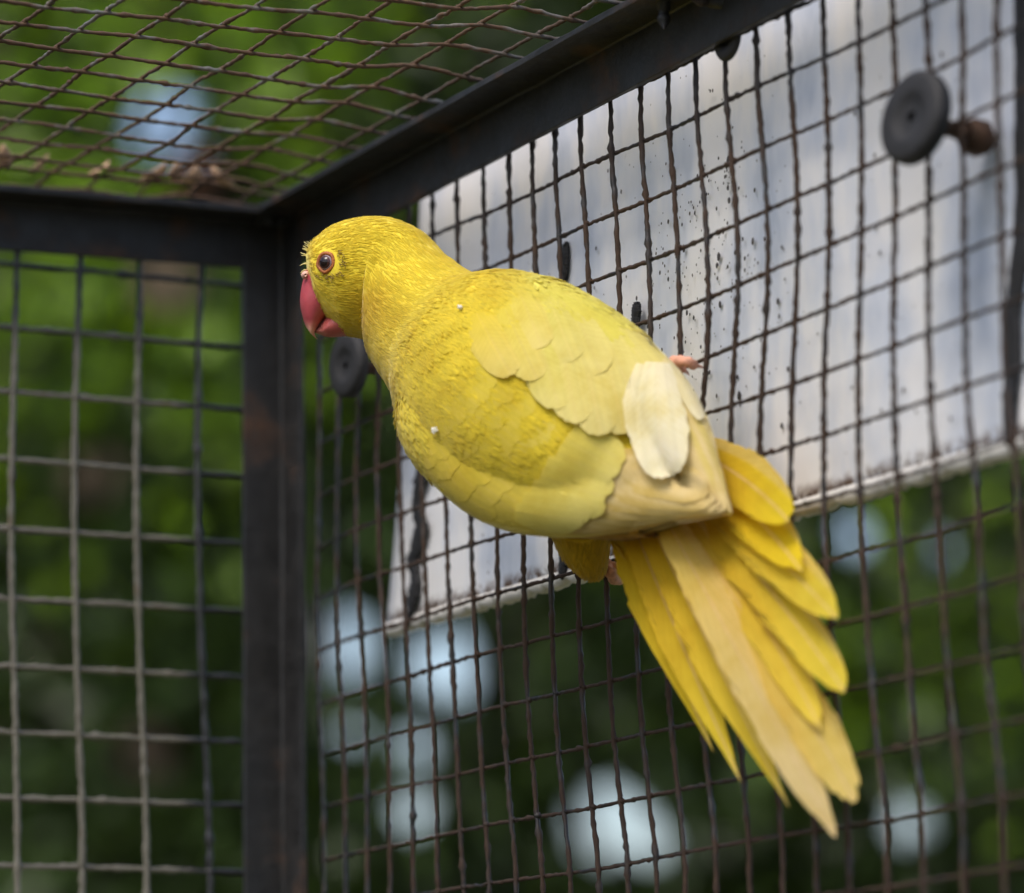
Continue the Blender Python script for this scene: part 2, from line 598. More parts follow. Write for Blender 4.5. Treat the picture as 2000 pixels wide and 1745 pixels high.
tree_at('outlying tree far right of the white panel', 3000, 9.0, -0.8, 2.8, 1.2, 50, 0.09, 'deep', per=140)
SECOND = ['the gap left of the left-hand mesh', 'the corner post and beside the house', 'the left end of the white panel', 'the parakeet and its panel', 'the tip of the fanned tail', 'the outer right edge of the panel']
for i, (px, dp) in enumerate([(-300, 12.5), (545, 13.5), (1030, 12.0), (1480, 13.2), (1990, 12.2), (2500, 13.0)]):
    tree_at('tall back-row tree standing behind ' + SECOND[i], px, dp, -0.9, 5.2, 1.35, 66, 0.13, 'mid' if i % 2 else 'deep', per=150, crad=0.42)
for i, (x, y) in enumerate([(-5.6, -4.6), (-4.2, -6.3), (-6.8, -2.2), (-2.0, -7.4)]):
    base = (x, y, GZ)
    cl = [(np.array([x + random.gauss(0, .7), y + random.gauss(0, .7), random.uniform(0.2, 3.2)]), None) for _ in range(26)]
    tree('tree on the open side left of the cage', base, 4.2, cl, 0.14, 'grey', 'trees beside the cage', per=90, crad=0.38)

# far wood: one mass of leaves behind the second row of trees
pts = []
for _ in range(15000):
    px, py, dp = rng.uniform(-1500, 3500), rng.uniform(-900, 2600), rng.uniform(15.5, 18.8)
    p = W(px, py, dp)
    if p[2] > GZ:
        pts.append(p)
v, f, c = leaves(np.array(pts), 0.36, GREENS['deep'])
o = mesh_obj('far_wood', v, f, M_LEAF, smooth=False, col=c)
tag(o, 'blurred dark green wood closing the view behind the trees', 'wood', kind='stuff')

# house glimpsed through gaps on the left
hc = W(250, 872, 19.5)
house = empty('house', (float(hc[0]), float(hc[1]), GZ), 'beige rendered house glimpsed through gaps in the leaves', 'house')
yawh = math.atan2(CF[1], CF[0])


def hl(a, b, z):
    """house-local: a across (photo right), b away from the camera"""
    return (hc[0] + a * CR[0] + b * math.cos(yawh), hc[1] + a * CR[1] + b * math.sin(yawh), z)


def hbox(a0, a1, b0, b1, z0, z1):
    v, f = box((a0, b0, z0), (a1, b1, z1))
    return [hl(*q) for q in v], f


v, f = hbox(-1.6, 0.75, 0, 3.0, GZ - 0.05, 4.38)
mesh_obj('wall', v, f, M_STUCCO, house, smooth=False)
v, f = hbox(-1.8, 0.95, -0.2, 3.2, 4.38, 4.5)
mesh_obj('roof', v, f, M_ROOF, house, smooth=False)
for a in (-1.1, -0.2):
    for z in (-0.3, 1.2):
        v, f = hbox(a, a + 0.28, -0.03, 0.05, z, z + 0.45)
        wdw = mesh_obj('window', v, f, M_GLASS, house, smooth=False)

# ------------------------------------------------------------------ aviary: angle-iron frame and welded wire mesh
aviary = empty('aviary', (0, 0, GZ), 'black angle-iron aviary corner with rusty welded wire mesh walls and roof', 'aviary')
ZC = 0.0845                      # underside of the roof flange
FL = 0.0178                      # flange width of the posts
RX, LY = 0.66, -0.50             # how far the right wall and the left wall run


def angle_bar(name, a, b, d1, d2, w1, w2, t=0.0026, off=0.0008):
    """L-section from a to b; flanges run along d1 and d2 (unit, pointing into the walls) and have widths w1, w2"""
    a, b, d1, d2 = (np.asarray(q, float) for q in (a, b, d1, d2))
    o = (d1 + d2) * off
    prof = [o, o + d1 * w1, o + d1 * w1 + d2 * t * 0.9, o + d1 * (t + .0006) + d2 * t, o + d1 * t + d2 * (t + .0006), o + d2 * w2 + d1 * t * 0.9, o + d2 * w2]
    n = 40
    V, F = [], []
    m = len(prof)
    side = np.cross(d1, d2)
    for i in range(n + 1):
        c = a + (b - a) * i / n
        for j, q in enumerate(prof):
            jit = rng.normal(size=2) * (0.00010 if j else 0)
            V.append(c + q + d1 * jit[0] + d2 * jit[1])
    for i in range(n):
        for j in range(m):
            k = (j + 1) % m
            F.append((i * m + j, i * m + k, (i + 1) * m + k, (i + 1) * m + j))
    F += [tuple(range(m - 1, -1, -1)), tuple(n * m + j for j in range(m))]
    ob = mesh_obj(name, V, F, M_FRAME, aviary, smooth=False)
    md = ob.modifiers.new('bevel', 'BEVEL')
    md.width = 0.0004
    md.segments = 2
    md.limit_method = 'ANGLE'
    return ob


X, Y, Z = np.eye(3)
angle_bar('corner_post', (0, 0, GZ), (0, 0, ZC - 0.0015), -Y, X, FL, FL * 0.98)
angle_bar('roof_beam', (0.0, 0, ZC), (RX, 0, ZC + 0.013 * RX), -Z, -Y, 0.0200, FL)                # above the right wall
angle_bar('roof_beam', (0, 0.0, ZC - 0.0004), (0, LY, ZC - 0.0004 + 0.016 * LY), -Z, X, 0.0203, FL)
angle_bar('end_post', (RX, 0, GZ), (RX, 0, ZC - 0.002), -Y, -X, FL, FL)
angle_bar('end_post', (0, LY, GZ), (0, LY, ZC - 0.002), Y, X, FL, FL)
angle_bar('bottom_rail', (0.003, 0, -0.62), (RX - 0.003, 0, -0.62), Z, -Y, FL, FL)
angle_bar('bottom_rail', (0, -0.003, -0.62), (0, LY + 0.003, -0.62), Z, X, FL, FL)
# weld seam and lumps where the bars meet
lumps = []
for _ in range(26):
    t = random.random()
    p = np.array([0.0035 + random.uniform(0, .012), -0.0035 - random.uniform(0, .012), ZC - 0.003 - random.uniform(0, 0.003)])
    v, f = lathe([(0, .0002), (.0006, .0012), (.0014, .0013), (.002, .0002)], p, rng.normal(size=3), 7)
    lumps.append((v, f))
v, f = join(lumps)
mesh_obj('weld_seam', v, f, M_FRAME, aviary)
# screw tips that stick out of the right-hand beam
for p, d in (((0.3115, -0.0105, ZC + 0.0018), (0, 0, -1)), ((0.3345, -0.0034, ZC - 0.0045), (-0.05, -1, 0))):
    v, f = lathe([(-.002, .0021), (0.0035, .0021), (.0038, .0017), (.0052, .0017), (.0056, .0021), (.0072, .0020), (.0098, .0003)], np.array(p), d, 12)
    mesh_obj('screw_tip', v, f, M_FRAME, aviary)

OFF_R = {-7: [(5, [(38,11),(34,10),(60,-1),(63,-5),(35,-7),(4,3),(-12,10),(17,1),(33,-3),(17,-8),(1,-5),(-3,3),(-5,2),(3,-5),(15,-5),(26,-12),(22,-8),(-3,-2)])],
 -6: [(7, [(63,-5),(72,-5),(55,-9),(41,-10),(24,-5),(51,-11),(62,-17),(49,-16),(32,-14),(33,-11),(29,-6),(24,-8),(28,-16),(22,-9),(28,-14)])],
 -5: [(11, [(42,-12),(61,-17),(78,-23),(67,-27),(62,-24),(61,-21),(50,-21),(38,-13),(24,-18),(18,-7),(7,-2)])],
 -4: [(0, [(46,-2),(4,11),(-15,14),(-32,18),(-37,10)]), (14, [(69,-26),(60,-26),(59,-25),(48,-14),(29,-12),(15,-11),(8,-4),(2,-4),(-8,5),(-18,12),(-32,19)])],
 -3: [(0, [(25,-12),(-8,9),(-49,17),(-62,18),(-70,23)]), (16, [(26,-17),(20,-14),(-1,-8),(0,-2),(-13,2),(-14,0),(-24,8),(-29,14),(-31,18)])],
 -2: [(0, [(18,-11),(-20,3),(-43,14),(-39,16),(-44,14),(-69,16),(-78,13)]), (16, [(-7,0),(-19,-6),(-28,-7),(-39,-3),(-34,1),(-35,5),(-40,14),(-40,15)])],
 -1: [(1, [(-14,14),(-33,16),(-30,15),(-40,12),(-53,16),(-70,14),(-71,17),(-61,7)]), (17, [(-39,4),(-37,8),(-43,-1),(-44,6),(-34,7),(-35,9),(-41,14)])],
 0: [(4, [(-7,2),(-37,8),(-55,11),(-61,13),(-74,13),(-65,7),(-58,7)]), (18, [(-61,10),(-58,3),(-43,1),(-31,4),(-20,1)])],
 1: [(0, [(11,-14),(11,-7),(8,-1),(19,-1),(8,1),(-25,10),(-40,15),(-42,12),(-57,11),(-71,10),(-60,8),(-68,5),(-60,6),(-63,6)]), (19, [(-53,9),(-44,13),(-25,8),(-9,8),(-11,16),(4,23)])],
 2: [(0, [(40,-11),(35,-10),(30,0),(35,-2),(22,-3),(6,1),(-13,6),(-24,9),(-43,9),(-51,5),(-48,5),(-50,2),(-53,0),(-57,4),(-65,5)]), (19, [(-31,7),(-24,5),(-5,11),(4,9),(3,15),(22,19)])],
 3: [(0, [(50,-8),(49,-1),(31,1),(35,1),(30,-2),(14,-1),(-6,3),(-14,4),(-19,3),(-31,6),(-30,0),(-36,4),(-32,7),(-31,3),(-47,3),(-48,-1)]), (20, [(-14,5),(-3,4),(1,5),(2,9)])],
 4: [(0, [(48,-17),(42,-10),(28,-10),(31,-9),(26,-7),(17,-4),(9,-4),(11,3),(13,2),(-1,-2),(0,-7),(-1,-8),(1,-7),(1,-6),(-9,-3),(-8,0),(0,-6),(12,-4)]), (19, [(-2,-2),(16,-8),(13,1),(37,8),(46,13)])],
 5: [(5, [(25,0),(39,-4),(40,-7),(55,-9),(48,-12),(53,-17),(51,-20),(64,-19),(50,-12),(37,-12),(36,-9),(55,-8),(48,-5),(44,-10)]), (20, [(60,-15),(50,-13),(64,-8),(79,-6)])]}
OFF_L = {0: [(0, [(6,-14),(6,-5),(-1,-9),(-1,-7)])],
 1: [(0, [(0,8),(-3,7),(-8,4),(-18,5)])],
 2: [(0, [(-5,12),(-14,12),(-15,13),(-18,16)])],
 3: [(0, [(-11,11),(-16,7),(-19,4),(-22,7)])],
 4: [(0, [(-13,-3),(-15,-2),(-18,-1),(-18,0)])],
 5: [(0, [(-7,-16),(-8,-14),(-8,-11),(-9,-16)])],
 6: [(0, [(5,-13),(-4,-10),(-3,-12),(-2,-12)])],
 7: [(0, [(10,-10),(8,-7),(13,-13),(14,-9)])],
 8: [(0, [(16,8),(21,9),(20,9),(24,12)])],
 9: [(0, [(22,7),(24,10),(28,9),(32,5)])]}


def node_table(tab):
    K, O = [], []
    for k, runs in tab.items():
        for c0, lst in runs:
            for i, o in enumerate(lst):
                K.append((c0 + i, k))
                O.append(o)
    return np.array(K, float), np.array(O, float) * 1e-4


KR, OR = node_table(OFF_R)
KL, OL = node_table(OFF_L)


def offset(K, O, c, k, c1, k0, k1):
    """measured sag of the mesh at grid node (c, k); between and beyond measured nodes the nearest ones are blended"""
    q = np.array([min(c, c1), min(max(k, k0), k1)])
    d2 = ((K - q) ** 2).sum(1)
    w = np.exp(-d2 / 0.9) + 1e-4 / (d2 + 0.3) ** 2
    return (w[:, None] * O).sum(0) / w.sum()


def wire_mesh(name, pos, nc, nk, c_lo, k_lo, r_v, r_h, mat, nrm, frame_dark, rust, per=11, shift=(0.0, 0.0)):
    """pos(c, k) -> node position; nc x nk wires; one object per wire under the panel's own mesh of weld beads"""
    P = np.array([[pos(c, k) for k in range(k_lo, k_lo + nk)] for c in range(c_lo, c_lo + nc)])
    beads = []
    for i in range(nc):
        for j in range(nk):
            rb = max(r_v, r_h) * random.uniform(1.05, 1.45)
            v, f = lathe([(-rb, rb * .3), (-rb * .5, rb * .95), (rb * .5, rb * .95), (rb, rb * .3)],
                         P[i, j] + nrm * 0.0004 + rng.normal(size=3) * r_v * 0.15, nrm + rng.normal(size=3) * 0.2, 8)
            beads.append((v, f))
    v, f = join(beads)
    va = np.array(v)
    col = np.stack([frame_dark(va), rust(va), np.zeros(len(va))], 1)
    panel = mesh_obj(name, v, f, mat, aviary, col=col, kind='stuff')

    def one(nodes, r, sgn):
        path = catmull(nodes, (len(nodes) - 1) * per + 1)
        m = len(path)
        wob = rng.normal(size=(m, 3)) * 0.00010
        path = path + wob + nrm * sgn
        rr = r * (1 + 0.13 * rng.normal(size=m))
        fl = rng.random(m)
        rr = np.where(fl > 0.955, r * rng.uniform(1.25, 1.7, m), np.clip(rr, r * 0.72, r * 1.4))
        vv, ff = tube(path, rr, 7)
        vv = np.array(vv)
        cc = np.stack([frame_dark(vv), rust(vv), np.zeros(len(vv))], 1)
        mesh_obj('wire', vv, ff, mat, panel, col=cc)
    for i in range(nc):
        one(P[i], r_v, r_v * shift[0])
    for j in range(nk):
        one(P[:, j], r_h, r_h * shift[1])
    return panel


S_R, X0, Z0 = 0.01905, 0.0225, -0.08188


def pos_r(c, k):
    o = offset(KR, OR, c, k, 24, -7, 5)
    return np.array([X0 + c * S_R + o[0], 0.0026, Z0 - k * S_R + o[1]])


def smooth01(x):
    x = np.clip(x, 0, 1)
    return x * x * (3 - 2 * x)


wire_mesh('wall_mesh', pos_r, 34, 31, 0, -8, 0.00086, 0.00066, M_WIRE_R, -Y,
          lambda v: 0.9 * smooth01((v[:, 2] - 0.03) / 0.035) * (0.5 + 0.5 * np.sin(v[:, 0] * 400) ** 2),
          lambda v: 0.10 - 0.18 * smooth01((0.10 - v[:, 0]) / 0.1), shift=(1.0, -0.6))

S_L, YL, ZL = 0.02449, 0.03361, 0.05775


def pos_l(c, k):
    """c counts away from the corner"""
    o = offset(KL, OL, 3 - c, k, 3, 0, 9)
    return np.array([-0.0024, -(YL + c * S_L) + o[0], ZL - k * S_L + o[1]])


wire_mesh('wall_mesh', pos_l, 18, 28, -1, -1, 0.00115, 0.00108, M_WIRE_L, X,
          lambda v: np.maximum(smooth01((v[:, 1] + 0.046) / 0.012), smooth01((v[:, 2] - 0.022) / 0.022)) * 0.95,
          lambda v: 0.0 * v[:, 0], shift=(0.8, -0.8))


def pos_c(c, k):
    x, y = 0.0030 + k * 0.02205, -0.0196 - c * 0.0202
    sk = -0.13 * (y + 0.16) * min(1.0, max(0.0, (0.235 - x) / 0.06)) * min(1.0, x / 0.05)
    hump = 0.0030 * math.exp(-((y + 0.034) / 0.011) ** 2) + 0.0016 * math.exp(-((x - 0.025) / 0.012) ** 2)
    return np.array([x + sk + random.gauss(0, .0004), y + random.gauss(0, .0004), 0.0890 + 0.012 * (x - .17) + 0.015 * (y + .018) + hump + random.gauss(0, .0003)])


wire_mesh('roof_mesh', pos_c, 24, 30, -1, 0, 0.00066, 0.00070, M_WIRE_C, Z,
          lambda v: 0.5 * smooth01((v[:, 1] + 0.03) / 0.015), lambda v: 0.16 * smooth01((0.12 - v[:, 0]) / 0.12) + 0.04, shift=(0.9, -0.9))

# scraps of leaf litter lying on the roof mesh against the left beam
for i, (x, y) in enumerate([(0.022, -0.047), (0.018, -0.062), (0.024, -0.036), (0.02, -0.083), (0.016, -0.105), (0.021, -0.12), (0.026, -0.056)]):
    a = random.uniform(0, 6.28)
    L, w = random.uniform(.007, .013), random.uniform(.0022, .0045)
    d, s = np.array([math.cos(a), math.sin(a), 0.12]), np.array([-math.sin(a), math.cos(a), 0.2])
    c = np.array([x, y, ZC + 0.0050])
    v, f = [], []
    for k in range(7):
        t = k / 6
        ww = w * math.sin(math.pi * min(0.96, t * 0.92 + 0.06))
        up = np.array([0, 0, 0.004 * t * t])
        v += [c + d * L * (t - .5) + s * ww + up, c + d * L * (t - .5) - np.array([0, 0, .0012]) + up, c + d * L * (t - .5) - s * ww + up]
        if k:
            b = 3 * (k - 1)
            f += [(b, b + 1, b + 4, b + 3), (b + 1, b + 2, b + 5, b + 4)]
    o = mesh_obj('dead_leaf', v, f, mat_plain('dry_leaf', (0.42, 0.27, 0.16), 0.8, 0.4, 150))
    md = o.modifiers.new('thickness', 'SOLIDIFY')
    md.thickness = 0.0003
    tag(o, 'curled dry leaf scrap lying on the roof mesh above the left beam', 'leaf', 'leaf litter on the roof mesh')

# ------------------------------------------------------------------ white sheet hung outside the right wall
PY = 0.018
sheet = empty('hanging_panel', (0.26, PY, -0.079), 'weathered white sheet with dark specks fixed outside the right-hand mesh wall', 'panel')
nx, nz = 60, 24
V, F = [], []
for side in (0, 1):
    for i in range(nx + 1):
        for j in range(nz + 1):
            t = j / nz
            z = -0.0790 + t * (0.094 + 0.079)
            xl = 0.0460 + 0.0368 * t
            x = xl + (0.462 - xl) * i / nx
            wv = 0.0008 * math.sin(x * 31) * math.cos(z * 26) + 0.0005 * math.sin(x * 83 + z * 40)
            V.append((x, PY + wv + side * 0.0016, z + (0.0003 * math.sin(x * 140) if j == 0 else 0)))
s0 = (nx + 1) * (nz + 1)
for i in range(nx):
    for j in range(nz):
        a, b, c, d = i * (nz + 1) + j, (i + 1) * (nz + 1) + j, (i + 1) * (nz + 1) + j + 1, i * (nz + 1) + j + 1
        F += [(a, b, c, d), (s0 + d, s0 + c, s0 + b, s0 + a)]
for i in range(nx):
    a, b = i * (nz + 1), (i + 1) * (nz + 1)
    F += [(b, a, s0 + a, s0 + b), (a + nz, b + nz, s0 + b + nz, s0 + a + nz)]
for j in range(nz):
    a, b = j, nx * (nz + 1) + j
    F += [(a, a + 1, s0 + a + 1, s0 + a), (b + 1, b, s0 + b, s0 + b + 1)]
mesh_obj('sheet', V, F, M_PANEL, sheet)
# turned-out bottom lip, chipped
V, F = [], []
n = 150
for i in range(n + 1):
    x = 0.0463 + (0.4615 - 0.0463) * i / n
    chip = 0.0007 * rng.random() + (0.0013 if rng.random() > 0.86 else 0)
    for (y, z) in ((PY - 0.0006, -0.0752), (PY - 0.0016, -0.0778 + 0.0004 * rng.random()), (PY - 0.0009, -0.0800 + chip), (PY + 0.0022, -0.0802 + chip)):
        V.append((x, y, z))
    if i:
        for j in range(3):
            a = 4 * (i - 1) + j
            F.append((a, a + 4, a + 5, a + 1))
o = mesh_obj('bottom_lip', V, F, M_LIP, sheet)
md = o.modifiers.new('thickness', 'SOLIDIFY')
md.thickness = 0.0005


def on_panel(px, py, lift=0.0):
    d = CF + (px - 1000.0) / FPX * CR - (py - 872.5) / FPX * CU
    t = (PY - lift - CAM[1]) / d[1]
    return CAM + t * d


def streak(pts, name='black_strip', lift=0.0014):
    """dark strip on the sheet: list of (px, py, half-width px)"""
    V, F = [], []
    P = catmull(pts, 70)
    for i, (x, y, w) in enumerate(P):
        jl, jr = rng.normal(size=2) * 1.2
        c = [on_panel(x - w + jl, y, lift), on_panel(x - w * .4, y, lift + .0008), on_panel(x + w * .4, y, lift + .0008), on_panel(x + w + jr, y, lift)]
        V += c
        if i:
            a = 4 * (i - 1)
            F += [(a + k, a + k + 1, a + k + 5, a + k + 4) for k in range(3)]
    o = mesh_obj(name, V, F, M_RUBBER, sheet)
    m = o.modifiers.new('thickness', 'SOLIDIFY')
    m.thickness = 0.0006


streak([(829, 860, 9), (824, 930, 11), (815, 985, 8), (824, 1030, 13), (815, 1075, 13), (806, 1095, 10), (812, 1130, 8), (808, 1165, 10), (803, 1190, 6), (797, 1222, 2)])
streak([(2000, -40, 16), (1999, 200, 14), (1996, 420, 12), (1992, 520, 17), (1982, 600, 14), (1980, 700, 16), (1974, 790, 13), (1972, 850, 9), (1971, 872, 2)])
# oblong dark marks laid on the sheet
for (x, y, h, w) in ((1104, 512, 38, 5.5), (1243, 622, 32, 6), (1101, 1100, 30, 6)):
    streak([(x + 2, y - h, 1.0), (x + 1, y - h * .7, w * .9), (x, y, w), (x - 2, y + h * .7, w * .9), (x - 3, y + h, 1.0)], 'dark_mark')
# dried splashes: small raised rings and dots
sp = []
for _ in range(520):
    if rng.random() < 0.62:
        x, y = rng.normal(1385, 75), rng.normal(520, 150)
    else:
        x, y = rng.uniform(840, 1960), rng.uniform(60, 1120)
    p = on_panel(x, y, 0.0009)
    if not (0.06 < p[0] < 0.455 and -0.074 < p[2] < 0.09):
        continue
    r = 0.00022 + 0.00045 * rng.random() ** 2.5 + (0.0005 if rng.random() > 0.96 else 0)
    a = rng.uniform(0, 6.28)
    v = [(p[0] + r * math.cos(a + k * math.pi / 4) * (0.9 + .3 * rng.random()), p[1], p[2] + 1.25 * r * math.sin(a + k * math.pi / 4) * (0.9 + .3 * rng.random())) for k in range(8)]
    v.append((p[0], p[1] - r * 0.5, p[2]))
    sp.append((v, [(k, (k + 1) % 8, 8) for k in range(8)]))
v, f = join(sp)
mesh_obj('splash_specks', v, f, M_SPECK, sheet, kind='stuff')


def fixing(x, z, r, label, tilt=(0.0, 0.0), thick=0.006, y0=-0.003, shank=True):
    root = empty('fixing_disc', (x, y0, z), label, 'fixing', 'round fixings that hold the panel')
    d = np.array([tilt[0], 1.0, tilt[1]])
    c = np.array([x, y0 - thick, z])
    v, f = lathe([(0.0012, r * .12), (0.0012, r * .42), (0.0002, r * .50), (0.0002, r * .60), (0.0, r * .86), (.0006, r * .96), (.0016, r), (thick * .7, r), (thick * .92, r * .94), (thick, r * .8)], c, d, 48)
    mesh_obj('disc', v, f, M_RUBBER, root)
    if not shank:
        return
    Ls = (PY - c[1]) * np.linalg.norm(d) / d[1]
    v, f = lathe([(thick * .8, .0024), (Ls - .001, .0024)], c, d, 16)
    mesh_obj('bolt', v, f, M_BOLT, root)
    v, f = lathe([(Ls - .0105, .0040), (Ls - .0095, .0052), (Ls - .0040, .0055), (Ls - .0028, .0046)], c, d, 6)
    mesh_obj('nut', v, f, M_BOLT, root)


fixing(0.4530, 0.0150, 0.0136, 'round black disc with rusty bolt on the upper right of the mesh', (-0.10, -0.14), 0.006, -0.0065)
fixing(0.0725, 0.0138, 0.0118, 'dusty black disc on the mesh just under the beak', (-0.08, 0.0), 0.005, -0.0055)
fixing(0.3318, 0.0705, 0.0080, 'small dark disc at the lower edge of the right-hand roof beam', (0.0, 0.0), 0.0014, 0.0007, False)

# ------------------------------------------------------------------ parakeet
bird = empty('parakeet', tuple(W(1160, 1100, 1.37)), 'yellow ring-necked parakeet with coral beak clinging to the mesh, tail fanned', 'parrot')


class Loft:
    """closed tube through stations (upper px, lower px, depth, half thickness): a solid with elliptic sections"""
    def __init__(self, st, n=72, m=40, lump=0.0):
        A = np.array([[*s[0], *s[1], s[2], s[3]] for s in st], float)
        A = catmull(A, n)
        self.n, self.m = n, m
        C = np.array([W((a[0] + a[2]) / 2, (a[1] + a[3]) / 2, a[4]) for a in A])
        H = np.array([(W(a[0], a[1], a[4]) - W(a[2], a[3], a[4])) / 2 for a in A])
        T = np.gradient(C, axis=0)
        T /= np.linalg.norm(T, axis=1)[:, None]
        self.P = np.empty((n, m, 3))
        for i in range(n):
            h = np.linalg.norm(H[i]) + 1e-9
            B = np.cross(H[i] / h, T[i])
            B /= np.linalg.norm(B) + 1e-9
            if B @ CF > 0:
                B = -B
            for j in range(m):
                th = 2 * math.pi * j / m
                self.P[i, j] = C[i] + H[i] * math.cos(th) + B * max(A[i][5], 1e-4) * math.sin(th)
        if lump:
            q = self.P
            f = np.sin(q[..., 0] * 310 + 3 * np.sin(q[..., 2] * 170)) * np.sin(q[..., 2] * 260 + 2 * np.sin(q[..., 1] * 210)) * np.cos(q[..., 1] * 240)
            cen = self.P.mean(axis=1, keepdims=True)
            d = self.P - cen
            d /= np.linalg.norm(d, axis=2, keepdims=True) + 1e-9
            self.P = self.P + d * f[..., None] * lump
        self.C, self.T = C, T

    def mesh(self):
        n, m = self.n, self.m
        V = [*self.P.reshape(-1, 3), self.P[0].mean(0), self.P[-1].mean(0)]
        F = [(i * m + j, i * m + (j + 1) % m, (i + 1) * m + (j + 1) % m, (i + 1) * m + j) for i in range(n - 1) for j in range(m)]
        F += [((j + 1) % m, j, n * m) for j in range(m)]
        F += [((n - 1) * m + j, (n - 1) * m + (j + 1) % m, n * m + 1) for j in range(m)]
        return V, F

    def sample(self, k):
        """k random surface points with outward normal, tailward direction, station 0..1"""
        P = self.P
        a = np.linalg.norm(np.cross(np.roll(P, -1, 1)[:-1] - P[:-1], P[1:] - P[:-1]), axis=2)
        w = a.ravel() / a.sum()
        idx = rng.choice(len(w), k, p=w)
        i, j = idx // self.m, idx % self.m
        u, v = rng.random(k), rng.random(k)
        j2 = (j + 1) % self.m
        p = (P[i, j].T * (1 - u) * (1 - v) + P[i + 1, j].T * u * (1 - v) + P[i, j2].T * (1 - u) * v + P[i + 1, j2].T * u * v).T
        t = P[i + 1, j] - P[i, j]
        t /= np.linalg.norm(t, axis=1)[:, None] + 1e-12
        s = P[i, j2] - P[i, j]
        nn = np.cross(s, t)
        nn /= np.linalg.norm(nn, axis=1)[:, None] + 1e-12
        c = self.C[i]
        sg = np.sign(((p - c) * nn).sum(1))
        return p, nn * sg[:, None], t, (i + u) / (self.n - 1)


YEL, YEL2, OCH = np.array((0.77, 0.615, 0.028)), np.array((0.70, 0.51, 0.014)), np.array((0.58, 0.37, 0.007))
LEM, CRM, WHT, TAN = np.array((0.74, 0.67, 0.105)), np.array((0.80, 0.70, 0.31)), np.array((0.87, 0.83, 0.60)), np.array((0.76, 0.57, 0.30))
AMB, TLY = np.array((0.62, 0.34, 0.003)), np.array((0.84, 0.66, 0.010))  # AMB: amber of the tail base with the wing's shade in it

BODY = [((598, 497), (601, 537), 1.402, 0.0030), ((610, 474), (622, 600), 1.402, 0.0095), ((648, 442), (664, 648), 1.402, 0.0140),
        ((703, 426), (704, 661), 1.401, 0.0165), ((760, 426), (728, 673), 1.400, 0.0175), ((814, 448), (741, 706), 1.397, 0.0180),
        ((866, 496), (758, 742), 1.391, 0.0190), ((940, 541), (786, 790), 1.382, 0.0220), ((1040, 545), (803, 850), 1.372, 0.0270),
        ((1125, 572), (842, 915), 1.360, 0.0300), ((1203, 620), (900, 968), 1.347, 0.0310), ((1268, 685), (975, 1010), 1.335, 0.0290),
        ((1310, 755), (1060, 1030), 1.323, 0.0250), ((1330, 835), (1135, 1035), 1.314, 0.0200), ((1335, 905), (1190, 1030), 1.306, 0.0150),
        ((1335, 965), (1230, 1035), 1.300, 0.0090)]
NEARW = [((852, 722), (838, 742), 1.368, 0.0040), ((902, 712), (786, 820), 1.364, 0.0110), ((962, 722), (800, 888), 1.356, 0.0145),
         ((1022, 740), (845, 946), 1.347, 0.0155), ((1076, 772), (907, 1000), 1.337, 0.0150), ((1132, 815), (980, 1034), 1.327, 0.0135),
         ((1190, 855), (1062, 1046), 1.316, 0.0115), ((1242, 890), (1140, 1046), 1.306, 0.0090), ((1300, 925), (1230, 1036), 1.297, 0.0060),
         ((1360, 960), (1320, 1018), 1.288, 0.0035), ((1424, 994), (1413, 1006), 1.280, 0.0012)]
FARW = [((1035, 541), (1016, 568), 1.362, 0.0040), ((1098, 552), (1045, 640), 1.352, 0.0105), ((1168, 588), (1090, 722), 1.342, 0.0125),
        ((1234, 634), (1150, 784), 1.332, 0.0125), ((1298, 692), (1215, 834), 1.320, 0.0115), ((1344, 748), (1262, 884), 1.310, 0.0100),
        ((1376, 812), (1312, 930), 1.300, 0.0075), ((1396, 882), (1358, 962), 1.291, 0.0050), ((1420, 960), (1396, 990), 1.283, 0.0025),
        ((1430, 1000), (1422, 1006), 1.279, 0.0010)]
THIGH = [((1205, 1015), (1068, 1025), 1.350, 0.0120), ((1192, 1050), (1088, 1062), 1.353, 0.0100), ((1186, 1082), (1112, 1092), 1.357, 0.0075),
         ((1180, 1103), (1138, 1110), 1.361, 0.0045), ((1170, 1113), (1156, 1115), 1.363, 0.0015)]
L_body, L_near, L_far = Loft(BODY, 110, 56, 0.00018), Loft(NEARW, 80, 36, 0.00012), Loft(FARW, 80, 36, 0.0001)
L_thigh = Loft(THIGH, 24, 24)


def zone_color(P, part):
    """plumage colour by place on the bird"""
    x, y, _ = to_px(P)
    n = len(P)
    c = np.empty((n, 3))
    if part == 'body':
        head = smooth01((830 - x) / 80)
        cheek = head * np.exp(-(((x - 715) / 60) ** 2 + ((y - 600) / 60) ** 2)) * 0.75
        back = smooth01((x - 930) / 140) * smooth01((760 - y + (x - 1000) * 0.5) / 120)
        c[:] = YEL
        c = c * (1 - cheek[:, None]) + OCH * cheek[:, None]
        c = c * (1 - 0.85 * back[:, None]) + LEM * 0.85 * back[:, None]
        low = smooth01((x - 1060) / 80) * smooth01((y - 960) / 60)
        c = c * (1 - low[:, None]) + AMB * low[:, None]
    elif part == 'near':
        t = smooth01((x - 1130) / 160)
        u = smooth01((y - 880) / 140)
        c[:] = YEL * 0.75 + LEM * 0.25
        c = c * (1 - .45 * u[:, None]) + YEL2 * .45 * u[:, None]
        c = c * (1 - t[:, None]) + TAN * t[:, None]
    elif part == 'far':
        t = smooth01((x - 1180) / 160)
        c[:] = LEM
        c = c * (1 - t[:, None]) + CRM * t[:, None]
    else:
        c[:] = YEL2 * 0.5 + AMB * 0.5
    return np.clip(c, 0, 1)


def solid(name, loft, part, parent):
    v, f = loft.mesh()
    return mesh_obj(name, v, f, M_BODY, parent, col=zone_color(np.array(v), part) * 0.97)


